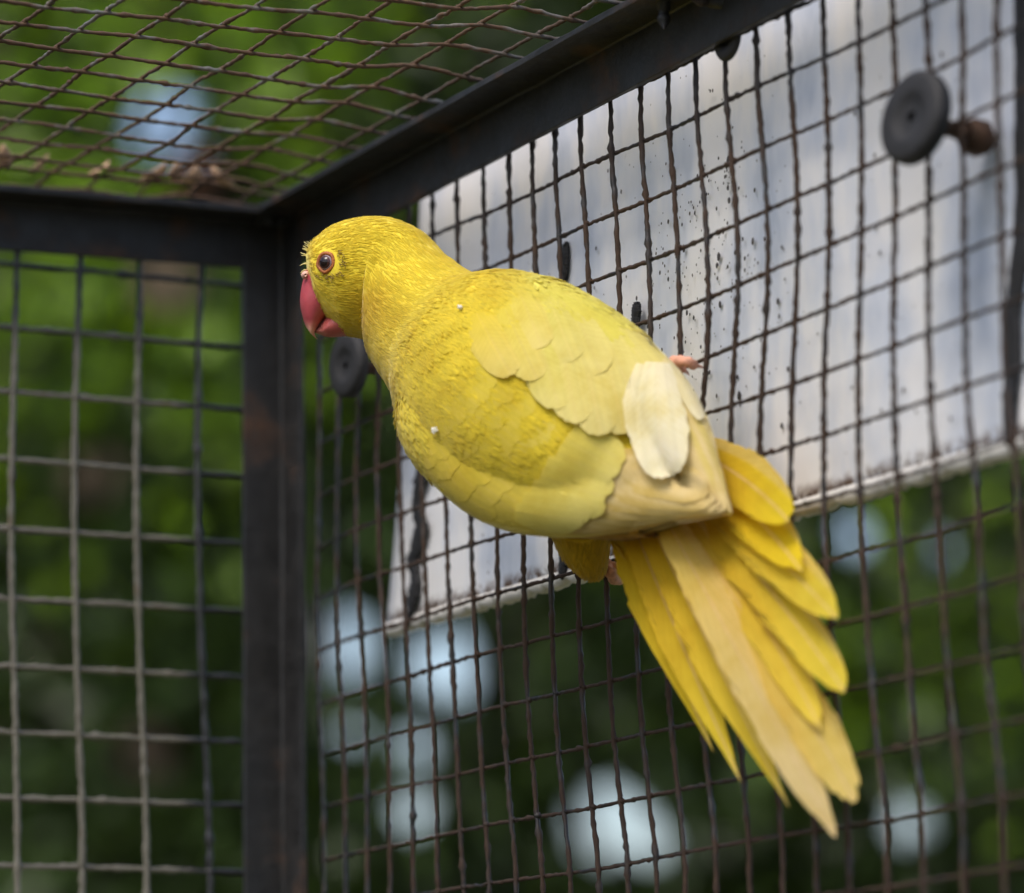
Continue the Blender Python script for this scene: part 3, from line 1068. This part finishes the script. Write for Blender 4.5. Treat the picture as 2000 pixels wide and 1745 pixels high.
body = solid('body', L_body, 'body', bird)
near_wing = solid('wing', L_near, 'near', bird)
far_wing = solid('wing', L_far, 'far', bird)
thigh = solid('thigh', L_thigh, 'thigh', bird)
tree_v, tree_f = join([L.mesh() for L in (L_body, L_near, L_far)])
SURF = BVHTree.FromPolygons([Vector(v) for v in tree_v], tree_f)


def surf_depth(px, py, default=None):
    d = CF + (px - 1000.0) / FPX * CR - (py - 872.5) / FPX * CU
    L = np.linalg.norm(d)
    h = SURF.ray_cast(Vector(CAM), Vector(d / L))
    if h[0] is None:
        return default
    return h[3] / L


EYE = (640, 514)


# small contour feathers that clothe the solids
def contour(loft, part, k, ln, wd, tilt, parent, name, reject=None, jit=0.16, keep_u=(0, 1), raise_=0.00006):
    p, nn, t, u = loft.sample(k)
    x, y, z = to_px(p)
    ok = (u >= keep_u[0]) & (u <= keep_u[1])
    facing = ((CAM - p) * nn).sum(1) > -0.35 * np.linalg.norm(CAM - p, axis=1)
    ok &= facing
    if reject is not None:
        ok &= ~reject(x, y)
    p, nn, t, u, x, y = p[ok], nn[ok], t[ok], u[ok], x[ok], y[ok]
    n = len(p)
    col = zone_color(p, part)
    l = ln(u) * rng.uniform(0.75, 1.3, n)
    w = wd(u) * rng.uniform(0.8, 1.2, n)
    swing = rng.normal(size=n) * 0.13
    s = np.cross(nn, t)
    d = t * np.cos(swing)[:, None] + s * np.sin(swing)[:, None]
    s = np.cross(nn, d)
    tl = (tilt(u) * rng.uniform(0.65, 1.35, n))[:, None]
    l, w = l[:, None], w[:, None]
    b = p + nn * raise_
    V = np.empty((n, 8, 3))
    V[:, 0] = b
    V[:, 1] = b + d * l * .38 + s * w * .46 + nn * (l * tl * .45)
    V[:, 2] = b + d * l * .38 + nn * (l * tl * .55 + w * .16)
    V[:, 3] = b + d * l * .38 - s * w * .46 + nn * (l * tl * .45)
    V[:, 4] = b + d * l * .80 + s * w * .40 + nn * (l * tl * .78)
    V[:, 5] = b + d * l * .80 + nn * (l * tl * .88 + w * .12)
    V[:, 6] = b + d * l * .80 - s * w * .40 + nn * (l * tl * .78)
    V[:, 7] = b + d * l + nn * (l * tl)
    F = []
    for i in range(n):
        o = 8 * i
        F += [(o, o + 1, o + 2), (o, o + 2, o + 3), (o + 1, o + 4, o + 5, o + 2), (o + 2, o + 5, o + 6, o + 3), (o + 4, o + 7, o + 5), (o + 5, o + 7, o + 6)]
    br = np.clip(rng.normal(1.0, jit, n), 0.6, 1.25)
    c = np.repeat((col * br[:, None])[:, None, :], 8, axis=1)
    c[:, 0] *= 0.92
    c = np.clip(c, 0, 0.92)
    o = mesh_obj(name, V.reshape(-1, 3), F, M_FUZZ, parent, col=c.reshape(-1, 3), kind='stuff')
    return o


def near_eye(x, y):
    return ((x - EYE[0]) / 22) ** 2 + ((y - EYE[1]) / 24) ** 2 < 1


# fine barbs give head, neck and breast their silky streaks; broader feathers lie almost flush on back and wings
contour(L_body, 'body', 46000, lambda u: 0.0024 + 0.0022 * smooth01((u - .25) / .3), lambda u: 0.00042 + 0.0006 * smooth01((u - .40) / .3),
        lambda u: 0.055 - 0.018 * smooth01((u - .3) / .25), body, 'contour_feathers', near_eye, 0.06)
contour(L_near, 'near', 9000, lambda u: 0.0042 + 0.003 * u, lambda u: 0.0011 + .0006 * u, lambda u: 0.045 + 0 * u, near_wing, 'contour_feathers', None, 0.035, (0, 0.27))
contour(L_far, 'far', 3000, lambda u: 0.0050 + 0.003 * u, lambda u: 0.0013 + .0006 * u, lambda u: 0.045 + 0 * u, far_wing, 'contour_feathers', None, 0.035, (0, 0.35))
contour(L_thigh, 'thigh', 2200, lambda u: 0.0060 - 0.002 * u, lambda u: 0.0009 + 0 * u, lambda u: 0.08 + 0 * u, thigh, 'contour_feathers', None, 0.08, (0, .9))

# dark grubby wisps round the eye and pale bristles at the brow
wis = []
wcol = []
for _ in range(44):
    a = random.choice([random.uniform(0.6, 2.6), random.uniform(0.6, 2.6), random.uniform(-0.9, 0.2)])
    rr = random.uniform(22, 36)
    px, py = EYE[0] + rr * math.cos(a), EYE[1] + rr * math.sin(a)
    dd = surf_depth(px, py)
    if dd is None:
        continue
    ang = random.gauss(0.5, 0.5)
    L = random.uniform(5, 11)
    a0, a1 = W(px, py, dd - 0.0005), W(px + L * math.cos(ang), py + L * math.sin(ang), dd - 0.0013)
    wis.append(tube([a0, (a0 + a1) / 2 - CF * 0.0002, a1], [0.00016, 0.00014, 0.00005], 4))
v, f = join(wis)
mesh_obj('eye_wisps', v, f, mat_plain('grubby_wisp', (0.24, 0.16, 0.02), 0.8, 0.4, 500, 0, 0), body, kind='stuff')
wis = []
for (px, py, dx, dy) in ((600, 487, -5, -12), (603, 483, -2, -13), (598, 492, -9, -9), (596, 500, -9, -4), (595, 515, -8, 2), (594, 528, -7, 4), (597, 533, -10, 3), (1035, 542, -12, -8), (1040, 540, -8, -10),
                         (783, 800, -8, 4), (784, 790, -7, 6), (1548, 1078, 14, -8), (1546, 1082, 12, 3)):
    dd = 1.401 if px < 700 else (1.37 if px < 1100 else 1.262)
    for _ in range(3):
        a0 = W(px + 6 + random.uniform(-3, 3), py + random.uniform(-3, 3), dd)
        a1 = W(px + dx + random.uniform(-3, 3), py + dy + random.uniform(-3, 3), dd - 0.001)
        wis.append(tube([a0, (a0 + a1) / 2 + CU * 0.0002, a1], [0.00022, 0.00018, 0.00005], 4))
v, f = join(wis)
mesh_obj('bristles', v, f, mat_plain('pale_bristle', (0.82, 0.72, 0.30), 0.8, 0.2, 500, 0, 0), body, kind='stuff')


# vaned feathers
def vane(name, parent, base, tip, width, col, mat, ctrl=None, depth=None, lift=0.0012, lift_tip=None, nl=16, nw=7, tipr=0.55, taper=0.45, camber=0.10, ragged=0.0, tipcol=None, hug=True, skew=0.0, point=0.0, edge=None, fringe=0.022):
    """flat feather from base to tip (photo pixels); depth None follows the bird's surface, else (base depth, tip depth)"""
    b, t = np.array(base, float), np.array(tip, float)
    c = (b + t) / 2 if ctrl is None else np.array(ctrl, float)
    fr = np.abs(rng.normal(size=nw)) * fringe
    tone = rng.uniform(0.95, 1.03, nw)
    V, uv, cols = [], [], []
    last = None
    for i in range(nl + 1):
        for j in range(nw):
            a = j / (nw - 1) * 2 - 1
            # each barb column ends on the rounded (or pointed) outline, a little unevenly
            e = (1 - point) * (1 - math.sqrt(max(0.0, 1 - abs(a) ** 2.2))) + point * abs(a) ** 0.9
            smax = 1 - tipr * min(1.0, e) - abs(fr[j])
            s = i / nl * smax
            q = (1 - s) ** 2 * b + 2 * s * (1 - s) * c + s * s * t
            dq = 2 * (1 - s) * (c - b) + 2 * s * (t - c)
            dq /= np.linalg.norm(dq) + 1e-9
            nq = np.array([-dq[1], dq[0]])
            w = width / 2 * (taper + (1 - taper) * min(1.0, s / 0.45))
            rg = 1 + (ragged * rng.normal() if abs(a) > 0.95 else 0)
            aa = (a + skew * (1 - a * a)) * rg
            p = q + nq * aa * w
            if depth is None:
                sd = surf_depth(p[0], p[1])
                sh = 1.0
                while sd is None and sh > 0.1:
                    sh -= 0.12
                    p = q + nq * aa * w * sh
                    sd = surf_depth(p[0], p[1])
                if sd is None:
                    sd = last or 1.30
                last = sd
                dp = sd
            else:
                dp = depth[0] + (depth[1] - depth[0]) * s
            lf = lift + ((lift_tip if lift_tip is not None else lift) - lift) * s
            dp = dp - lf + camber * (a * a) * w / FPX * 1.3
            V.append(W(p[0], p[1], dp))
            uv.append((a, s * 1.0))
            k = col if tipcol is None else col * (1 - s) + np.asarray(tipcol) * s
            if edge is not None and (abs(a) if edge[1] == 0 else a * edge[1]) > 0.55:
                k = np.asarray(k) * 0.35 + np.asarray(edge[0]) * 0.65
            cols.append(np.asarray(k) * tone[j])
    F = [(i * nw + j, i * nw + j + 1, (i + 1) * nw + j + 1, (i + 1) * nw + j) for i in range(nl) for j in range(nw - 1)]
    return mesh_obj(name, V, F, mat, parent, uv=uv, col=np.clip(cols, 0, .95))


def J(p, s):
    return (p[0] + random.gauss(0, s), p[1] + random.gauss(0, s))


# near wing: covert rows, scallop upon scallop
def wing_pt(loft_st, u, v):
    A = catmull(np.array([[*s[0], *s[1]] for s in loft_st], float), 200)
    a = A[int(round(u * 199))]
    return np.array(a[:2]) * (1 - v) + np.array(a[2:]) * v


rows = [(0.14, 0.25, 12, 46), (0.20, 0.32, 12, 50), (0.26, 0.39, 12, 54), (0.32, 0.46, 11, 58), (0.38, 0.53, 11, 64), (0.45, 0.61, 10, 70)]
for ri, (u0, u1, n, w) in reversed(list(enumerate(rows))):
    for k in range(n):
        v = 0.12 + 0.84 * (k + 0.5 * (ri % 2) + random.gauss(0, .12)) / n
        b, t = wing_pt(NEARW, u0, v), wing_pt(NEARW, u1 + random.gauss(0, .012), min(0.985, v + 0.03))
        mixc = YEL * 0.75 + LEM * 0.25 if ri < 3 else YEL * 0.6 + LEM * 0.32 + CRM * 0.08
        mixc = (mixc * (1 - 0.4 * v) + YEL2 * 0.4 * v) * random.uniform(.96, 1.0)
        vane('covert_feather', near_wing, J(b, 5), J(t, 6), w * random.uniform(.9, 1.35), mixc * 0.92, M_FEATH, lift=0.00005 + 0.00006 * (5 - ri), lift_tip=0.00018 + 0.00010 * (5 - ri),
             nl=10, nw=15, camber=0.03, tipr=.6, ragged=.03, fringe=0.022, tipcol=np.clip(mixc * 1.03 + 0.06 * CRM, 0, .9))
# secondaries and primaries: a stack of cream feathers that closes towards the wing tip
prim = [((1150, 905), (1382, 968), 92, (1270, 915)), ((1120, 935), (1400, 980), 84, (1265, 950)), ((1098, 958), (1410, 988), 74, (1262, 975)), ((1080, 980), (1416, 994), 64, (1258, 998)),
        ((1066, 1000), (1420, 999), 52, (1252, 1016)), ((1056, 1016), (1422, 1003), 42, (1245, 1030)), ((1050, 1030), (1418, 1007), 32, (1236, 1042))]
for i, (b, t, w, c) in enumerate(prim):
    vane('flight_feather', near_wing, b, t, w, TAN * 0.55 + CRM * 0.45, M_FEATH, ctrl=c, lift=0.0001 + 0.00010 * (len(prim) - i), lift_tip=0.0008 + 0.0005 * (len(prim) - i), nl=18, nw=9, taper=0.55, tipr=0.45, camber=0.05, skew=-0.1, edge=(YEL2 * .55 + TAN * .3, 0))  # darker yellow edges put in for shadow lines between the feathers
# greater coverts overlapping the flight feathers
for k in range(8):
    v = 0.10 + 0.74 * k / 7
    b, t = wing_pt(NEARW, 0.50, v), wing_pt(NEARW, 0.70 - 0.05 * abs(v - .5), min(.97, v + .02))
    vane('covert_feather', near_wing, J(b, 2), J(t, 4), 74, YEL * 0.55 + LEM * 0.30 + CRM * 0.15, M_FEATH, lift=0.0012, lift_tip=0.0026, nl=10, nw=17, camber=0.05, ragged=.03, fringe=0.012, tipcol=LEM * .6 + CRM * .4)

# mantle and scapulars: soft pale feathers whose ends lie in a ragged line across the near wing
for (b, t, w, c0, lf) in [((930, 610), (1000, 735), 90, YEL, .0022), ((985, 600), (1050, 742), 96, YEL * .6 + LEM * .4, .0024), ((1040, 610), (1092, 800), 104, LEM, .0030),
                          ((1085, 620), (1128, 828), 108, LEM * .7 + CRM * .3, .0034), ((1130, 640), (1176, 852), 112, LEM * .55 + CRM * .45, .0036), ((1178, 665), (1220, 850), 98, LEM * .5 + CRM * .5, .0034),
                          ((1010, 560), (1060, 680), 92, YEL * .5 + LEM * .5, .0018), ((1065, 565), (1120, 705), 96, LEM, .0020), ((1115, 585), (1175, 730), 96, LEM * .8 + CRM * .2, .0022), ((1165, 615), (1230, 760), 92, LEM * .7 + CRM * .3, .0020),
                          ((1205, 640), (1290, 745), 80, LEM * .7 + CRM * .3, .0016)]:
    vane('scapular_feather', body, b, t, w, c0, M_FEATH, lift=0.0006, lift_tip=lf, nl=12, nw=21, tipcol=c0 * .45 + CRM * .55, tipr=.5, ragged=0.03, fringe=0.011)
for (b, t, w, c0) in [((1060, 552), (1150, 640), 62, LEM), ((1110, 570), (1205, 668), 62, LEM), ((1165, 605), (1262, 715), 62, LEM * .8 + CRM * .2), ((1215, 640), (1300, 745), 56, LEM * .7 + CRM * .3), ((1255, 672), (1325, 770), 50, LEM * .6 + CRM * .4)]:
    vane('covert_feather', far_wing, b, t, w, c0, M_FEATH, lift=0.0005, lift_tip=0.0012, nl=9, nw=13, fringe=.03)
# tertials and folded flight feathers of the far wing
vane('flight_feather', far_wing, (1318, 735), (1428, 1004), 74, CRM * .7 + TAN * .3, M_FEATH, ctrl=(1392, 850), lift=0.0012, lift_tip=0.0022, nl=18, nw=11, edge=(YEL * .5 + CRM * .4, 0))  # edges yellowed for shadow lines, as on the near wing
vane('flight_feather', far_wing, (1300, 742), (1412, 1000), 82, CRM * .6 + TAN * .4, M_FEATH, ctrl=(1358, 870), lift=0.0016, lift_tip=0.0028, nl=18, nw=11, edge=(YEL * .5 + CRM * .4, 0))
vane('flight_feather', far_wing, (1282, 760), (1385, 985), 84, CRM * .5 + TAN * .5, M_FEATH, ctrl=(1335, 880), lift=0.0020, lift_tip=0.0032, nl=18, nw=11, edge=(YEL * .5 + CRM * .4, 0))
vane('tertial_feather', far_wing, (1286, 708), (1302, 936), 112, WHT * .8 + CRM * .2, M_FEATH, ctrl=(1278, 820), lift=0.0036, lift_tip=0.0085, nl=16, nw=23, tipcol=WHT, tipr=.35, camber=0.16, ragged=.02, fringe=.014)
vane('tertial_feather', far_wing, (1262, 712), (1268, 880), 86, WHT * .5 + CRM * .5, M_FEATH, ctrl=(1248, 800), lift=0.0030, lift_tip=0.0066, nl=14, nw=19, tipcol=WHT, camber=0.14)
vane('tertial_feather', far_wing, (1298, 700), (1372, 822), 46, CRM, M_FEATH, ctrl=(1345, 745), lift=0.0030, lift_tip=0.0036, nl=12, tipcol=WHT)

# white flecks of down caught on the plumage
for (px, py, r) in ((849, 841, 8), (898, 600, 3)):
    dd = surf_depth(px, py)
    wis = []
    for _ in range(18):
        a = random.uniform(0, 6.28)
        rr = r * random.uniform(.5, 1.0)
        p0 = W(px + random.gauss(0, 2), py + random.gauss(0, 2), dd - 0.0022)
        p1 = W(px + rr * math.cos(a), py + rr * math.sin(a), dd - 0.0030)
        wis.append(tube([p0, (p0 + p1) / 2 - CF * .0004, p1], [.00035, .0003, .0001], 5))
    v, f = join(wis)
    mesh_obj('down_fleck', v, f, mat_plain('white_down', (0.85, 0.82, 0.70), .9, .1, 300, 0, 0), body)

# tail: rump cone, coverts and long fanned feathers
RUMP = [((1395, 885), (1160, 1025), 1.330, 0.0120), ((1430, 935), (1180, 1045), 1.326, 0.0085), ((1450, 985), (1205, 1078), 1.322, 0.0055), ((1455, 1035), (1240, 1110), 1.318, 0.0030), ((1440, 1065), (1300, 1115), 1.314, 0.0010)]
L_rump = Loft(RUMP, 24, 28)
v, f = L_rump.mesh()
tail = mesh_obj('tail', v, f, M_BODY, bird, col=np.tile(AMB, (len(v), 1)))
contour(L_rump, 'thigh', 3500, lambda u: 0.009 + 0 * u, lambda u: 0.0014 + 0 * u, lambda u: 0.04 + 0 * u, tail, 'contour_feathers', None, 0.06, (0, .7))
TAILF = [  # base, tip, width, ctrl, depths, colour (amber base carries the shade under the wing), tip colour, tip roundness, pointedness
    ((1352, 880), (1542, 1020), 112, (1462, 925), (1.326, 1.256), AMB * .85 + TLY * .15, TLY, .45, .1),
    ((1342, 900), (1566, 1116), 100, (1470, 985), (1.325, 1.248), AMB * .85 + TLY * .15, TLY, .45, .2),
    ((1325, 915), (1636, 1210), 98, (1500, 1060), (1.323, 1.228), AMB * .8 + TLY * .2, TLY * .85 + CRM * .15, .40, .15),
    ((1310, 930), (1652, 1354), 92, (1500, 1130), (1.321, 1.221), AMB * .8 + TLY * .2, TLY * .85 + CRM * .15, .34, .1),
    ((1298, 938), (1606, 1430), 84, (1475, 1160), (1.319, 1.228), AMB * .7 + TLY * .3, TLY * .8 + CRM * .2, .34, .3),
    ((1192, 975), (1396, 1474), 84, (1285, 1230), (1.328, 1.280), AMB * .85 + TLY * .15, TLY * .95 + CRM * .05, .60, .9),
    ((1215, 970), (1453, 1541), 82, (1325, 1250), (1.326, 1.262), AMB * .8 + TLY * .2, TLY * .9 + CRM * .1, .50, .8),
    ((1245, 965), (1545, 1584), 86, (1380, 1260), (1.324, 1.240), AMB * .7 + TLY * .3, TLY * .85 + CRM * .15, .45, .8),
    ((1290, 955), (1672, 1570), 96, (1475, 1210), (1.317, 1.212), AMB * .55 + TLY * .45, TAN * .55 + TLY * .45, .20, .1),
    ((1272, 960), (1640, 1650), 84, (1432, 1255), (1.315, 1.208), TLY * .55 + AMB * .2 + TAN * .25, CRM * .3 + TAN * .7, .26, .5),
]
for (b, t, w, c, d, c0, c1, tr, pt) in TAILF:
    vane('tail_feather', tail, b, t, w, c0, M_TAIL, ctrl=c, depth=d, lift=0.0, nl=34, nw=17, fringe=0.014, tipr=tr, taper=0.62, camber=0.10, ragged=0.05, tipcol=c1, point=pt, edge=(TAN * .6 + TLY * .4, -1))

# beak
UP = [((603, 515), (650, 585), 1.402, 0.0075), ((594, 540), (645, 606), 1.402, 0.0072), ((588, 565), (638, 618), 1.4015, 0.0066), ((586, 592), (628, 628), 1.401, 0.0057),
      ((591, 618), (620, 640), 1.4005, 0.0045), ((599, 640), (615, 650), 1.400, 0.0030), ((609, 654), (616, 657), 1.400, 0.0017), ((619, 663), (620, 663), 1.400, 0.0005)]
LO = [((700, 608), (708, 648), 1.402, 0.0075), ((672, 606), (684, 655), 1.402, 0.0078), ((648, 610), (655, 659), 1.4015, 0.0070), ((634, 622), (637, 658), 1.401, 0.0058), ((624, 637), (625, 653), 1.4005, 0.0042), ((618, 645), (618, 650), 1.400, 0.0018)]
for nm, st in (('upper_beak', UP), ('lower_beak', LO)):
    Lb = Loft(st, 40, 28)
    v, f = Lb.mesh()
    x, y, _ = to_px(np.array(v))
    pk, org, crm = np.array((0.44, 0.068, 0.085)), np.array((0.62, 0.20, 0.08)), np.array((0.78, 0.52, 0.34))
    if nm == 'upper_beak':
        a = smooth01((y - 622) / 38)[:, None]
        e = smooth01((x - 600 - (640 - y) * 0.35) / 22)[:, None] * 0.7
        c = pk * (1 - a) + crm * a
        c = c * (1 - e) + (org * .7 + pk * .3) * e
    else:
        a = smooth01((640 - x) / 30)[:, None]
        c = np.array((0.46, 0.10, 0.09)) * (1 - a) + np.array((0.55, 0.26, 0.20)) * a
    mesh_obj(nm, v, f, M_BEAK, bird, col=c)
dd = 1.3905
v, f = join([lathe([(0, .0004), (.0006, .0013), (.0014, .0014), (.002, .0005)], W(597, 538, 1.399), -CF, 12)])
mesh_obj('cere', v, f, mat_plain('pale_pink_cere', (0.72, 0.42, 0.34), .6, .2, 600), bird)

# eye
ed = surf_depth(*EYE)
ec = W(EYE[0], EYE[1], ed + 0.0010)
_d = ec - CAM
_h = SURF.ray_cast(Vector(CAM), Vector(_d / np.linalg.norm(_d)))
en = np.array(_h[1])
en = en if en @ _d < 0 else -en
en = 0.75 * en - 0.25 * _d / np.linalg.norm(_d)
en /= np.linalg.norm(en)
R = 0.00275
prof = [(R * math.cos(a), R * math.sin(a)) for a in np.linspace(math.pi, 0.02, 30)]
v, f = lathe(prof, ec, en, 36)
eye = mesh_obj('eye', v, f, [M_IRISR, M_IRIS, M_PUPIL], bird)
for p in eye.data.polygons:
    cpt = np.array(p.center) - ec
    s = np.linalg.norm(cpt - (cpt @ en) * en) / R
    if cpt @ en > 0:
        p.material_index = 2 if s < 0.52 else (1 if s < 0.74 else 0)
v, f = [], []
seg, ms = 40, 12
a0 = np.cross(en, CU)
a0 /= np.linalg.norm(a0)
b0 = np.cross(en, a0)
for i in range(seg):
    th = 2 * math.pi * i / seg
    rad = math.cos(th) * a0 + math.sin(th) * b0
    for j in range(ms):
        ph = 2 * math.pi * j / ms
        rm = 0.00300 * (1 + 0.03 * math.sin(5 * th))
        v.append(ec + en * 0.0011 + rad * (rm + 0.00062 * math.cos(ph)) * (1.0 if abs(math.cos(th)) > .3 else 1.03) + en * 0.00062 * math.sin(ph))
        i2, j2 = (i + 1) % seg, (j + 1) % ms
        f.append((i * ms + j, i2 * ms + j, i2 * ms + j2, i * ms + j2))
mesh_obj('eyelid_ring', v, f, M_LID, eye)


# feet
def toe(parent, pts, r, claw=None, name='toe'):
    P = np.array([W(*p) for p in pts])
    path = catmull(P, 18)
    s = np.linspace(0, 1, 18)
    rr = r * (1.0 - 0.25 * s) * (1 + 0.10 * np.sin(s * 22))
    rr[0] *= .8
    rr[-1] *= .55
    v, f = tube(path, rr, 10)
    t = mesh_obj(name, v, f, M_SKIN, parent)
    if claw:
        C = catmull(np.array([W(*p) for p in claw]), 10)
        v, f = tube(C, np.linspace(r * .55, 0.0001, 10), 8)
        mesh_obj('claw', v, f, M_CLAW, t)
    return t


v, f = tube(catmull(np.array([W(1165, 1085, 1.360), W(1174, 1098, 1.364), W(1182, 1108, 1.368)]), 10), [.0030, .0030, .0029, .0028, .0027, .0027, .0028, .0029, .0028, .0022], 10)
foot1 = mesh_obj('foot', v, f, M_SKIN, bird)
toe(foot1, [(1178, 1098, 1.364), (1168, 1100, 1.360), (1160, 1110, 1.368), (1164, 1118, 1.378)], 0.0021, [(1164, 1117, 1.377), (1170, 1122, 1.383), (1178, 1120, 1.386)])
toe(foot1, [(1182, 1106, 1.366), (1192, 1118, 1.362), (1200, 1132, 1.366), (1212, 1133, 1.374)], 0.0021, [(1212, 1132, 1.374), (1222, 1128, 1.380), (1228, 1120, 1.382)])
toe(foot1, [(1182, 1106, 1.368), (1196, 1108, 1.366), (1212, 1112, 1.366), (1222, 1122, 1.372)], 0.0020, [(1222, 1121, 1.372), (1230, 1126, 1.378), (1234, 1134, 1.380)])
toe(foot1, [(1178, 1100, 1.368), (1166, 1096, 1.372), (1156, 1098, 1.380)], 0.0018, [(1156, 1098, 1.380), (1148, 1102, 1.384), (1144, 1110, 1.386)])
v, f = tube(catmull(np.array([W(1290, 742, 1.330), W(1306, 722, 1.330), W(1318, 708, 1.329)]), 10), [.0022] * 10, 10)
foot2 = mesh_obj('foot', v, f, M_SKIN, bird)
toe(foot2, [(1314, 708, 1.329), (1328, 706, 1.326), (1345, 708, 1.325), (1356, 714, 1.330)], 0.0020, [(1354, 712, 1.329), (1366, 716, 1.330), (1380, 721, 1.334)])
toe(foot2, [(1314, 708, 1.330), (1322, 716, 1.329), (1334, 722, 1.332)], 0.0017, [(1334, 722, 1.332), (1342, 728, 1.336), (1346, 734, 1.338)])
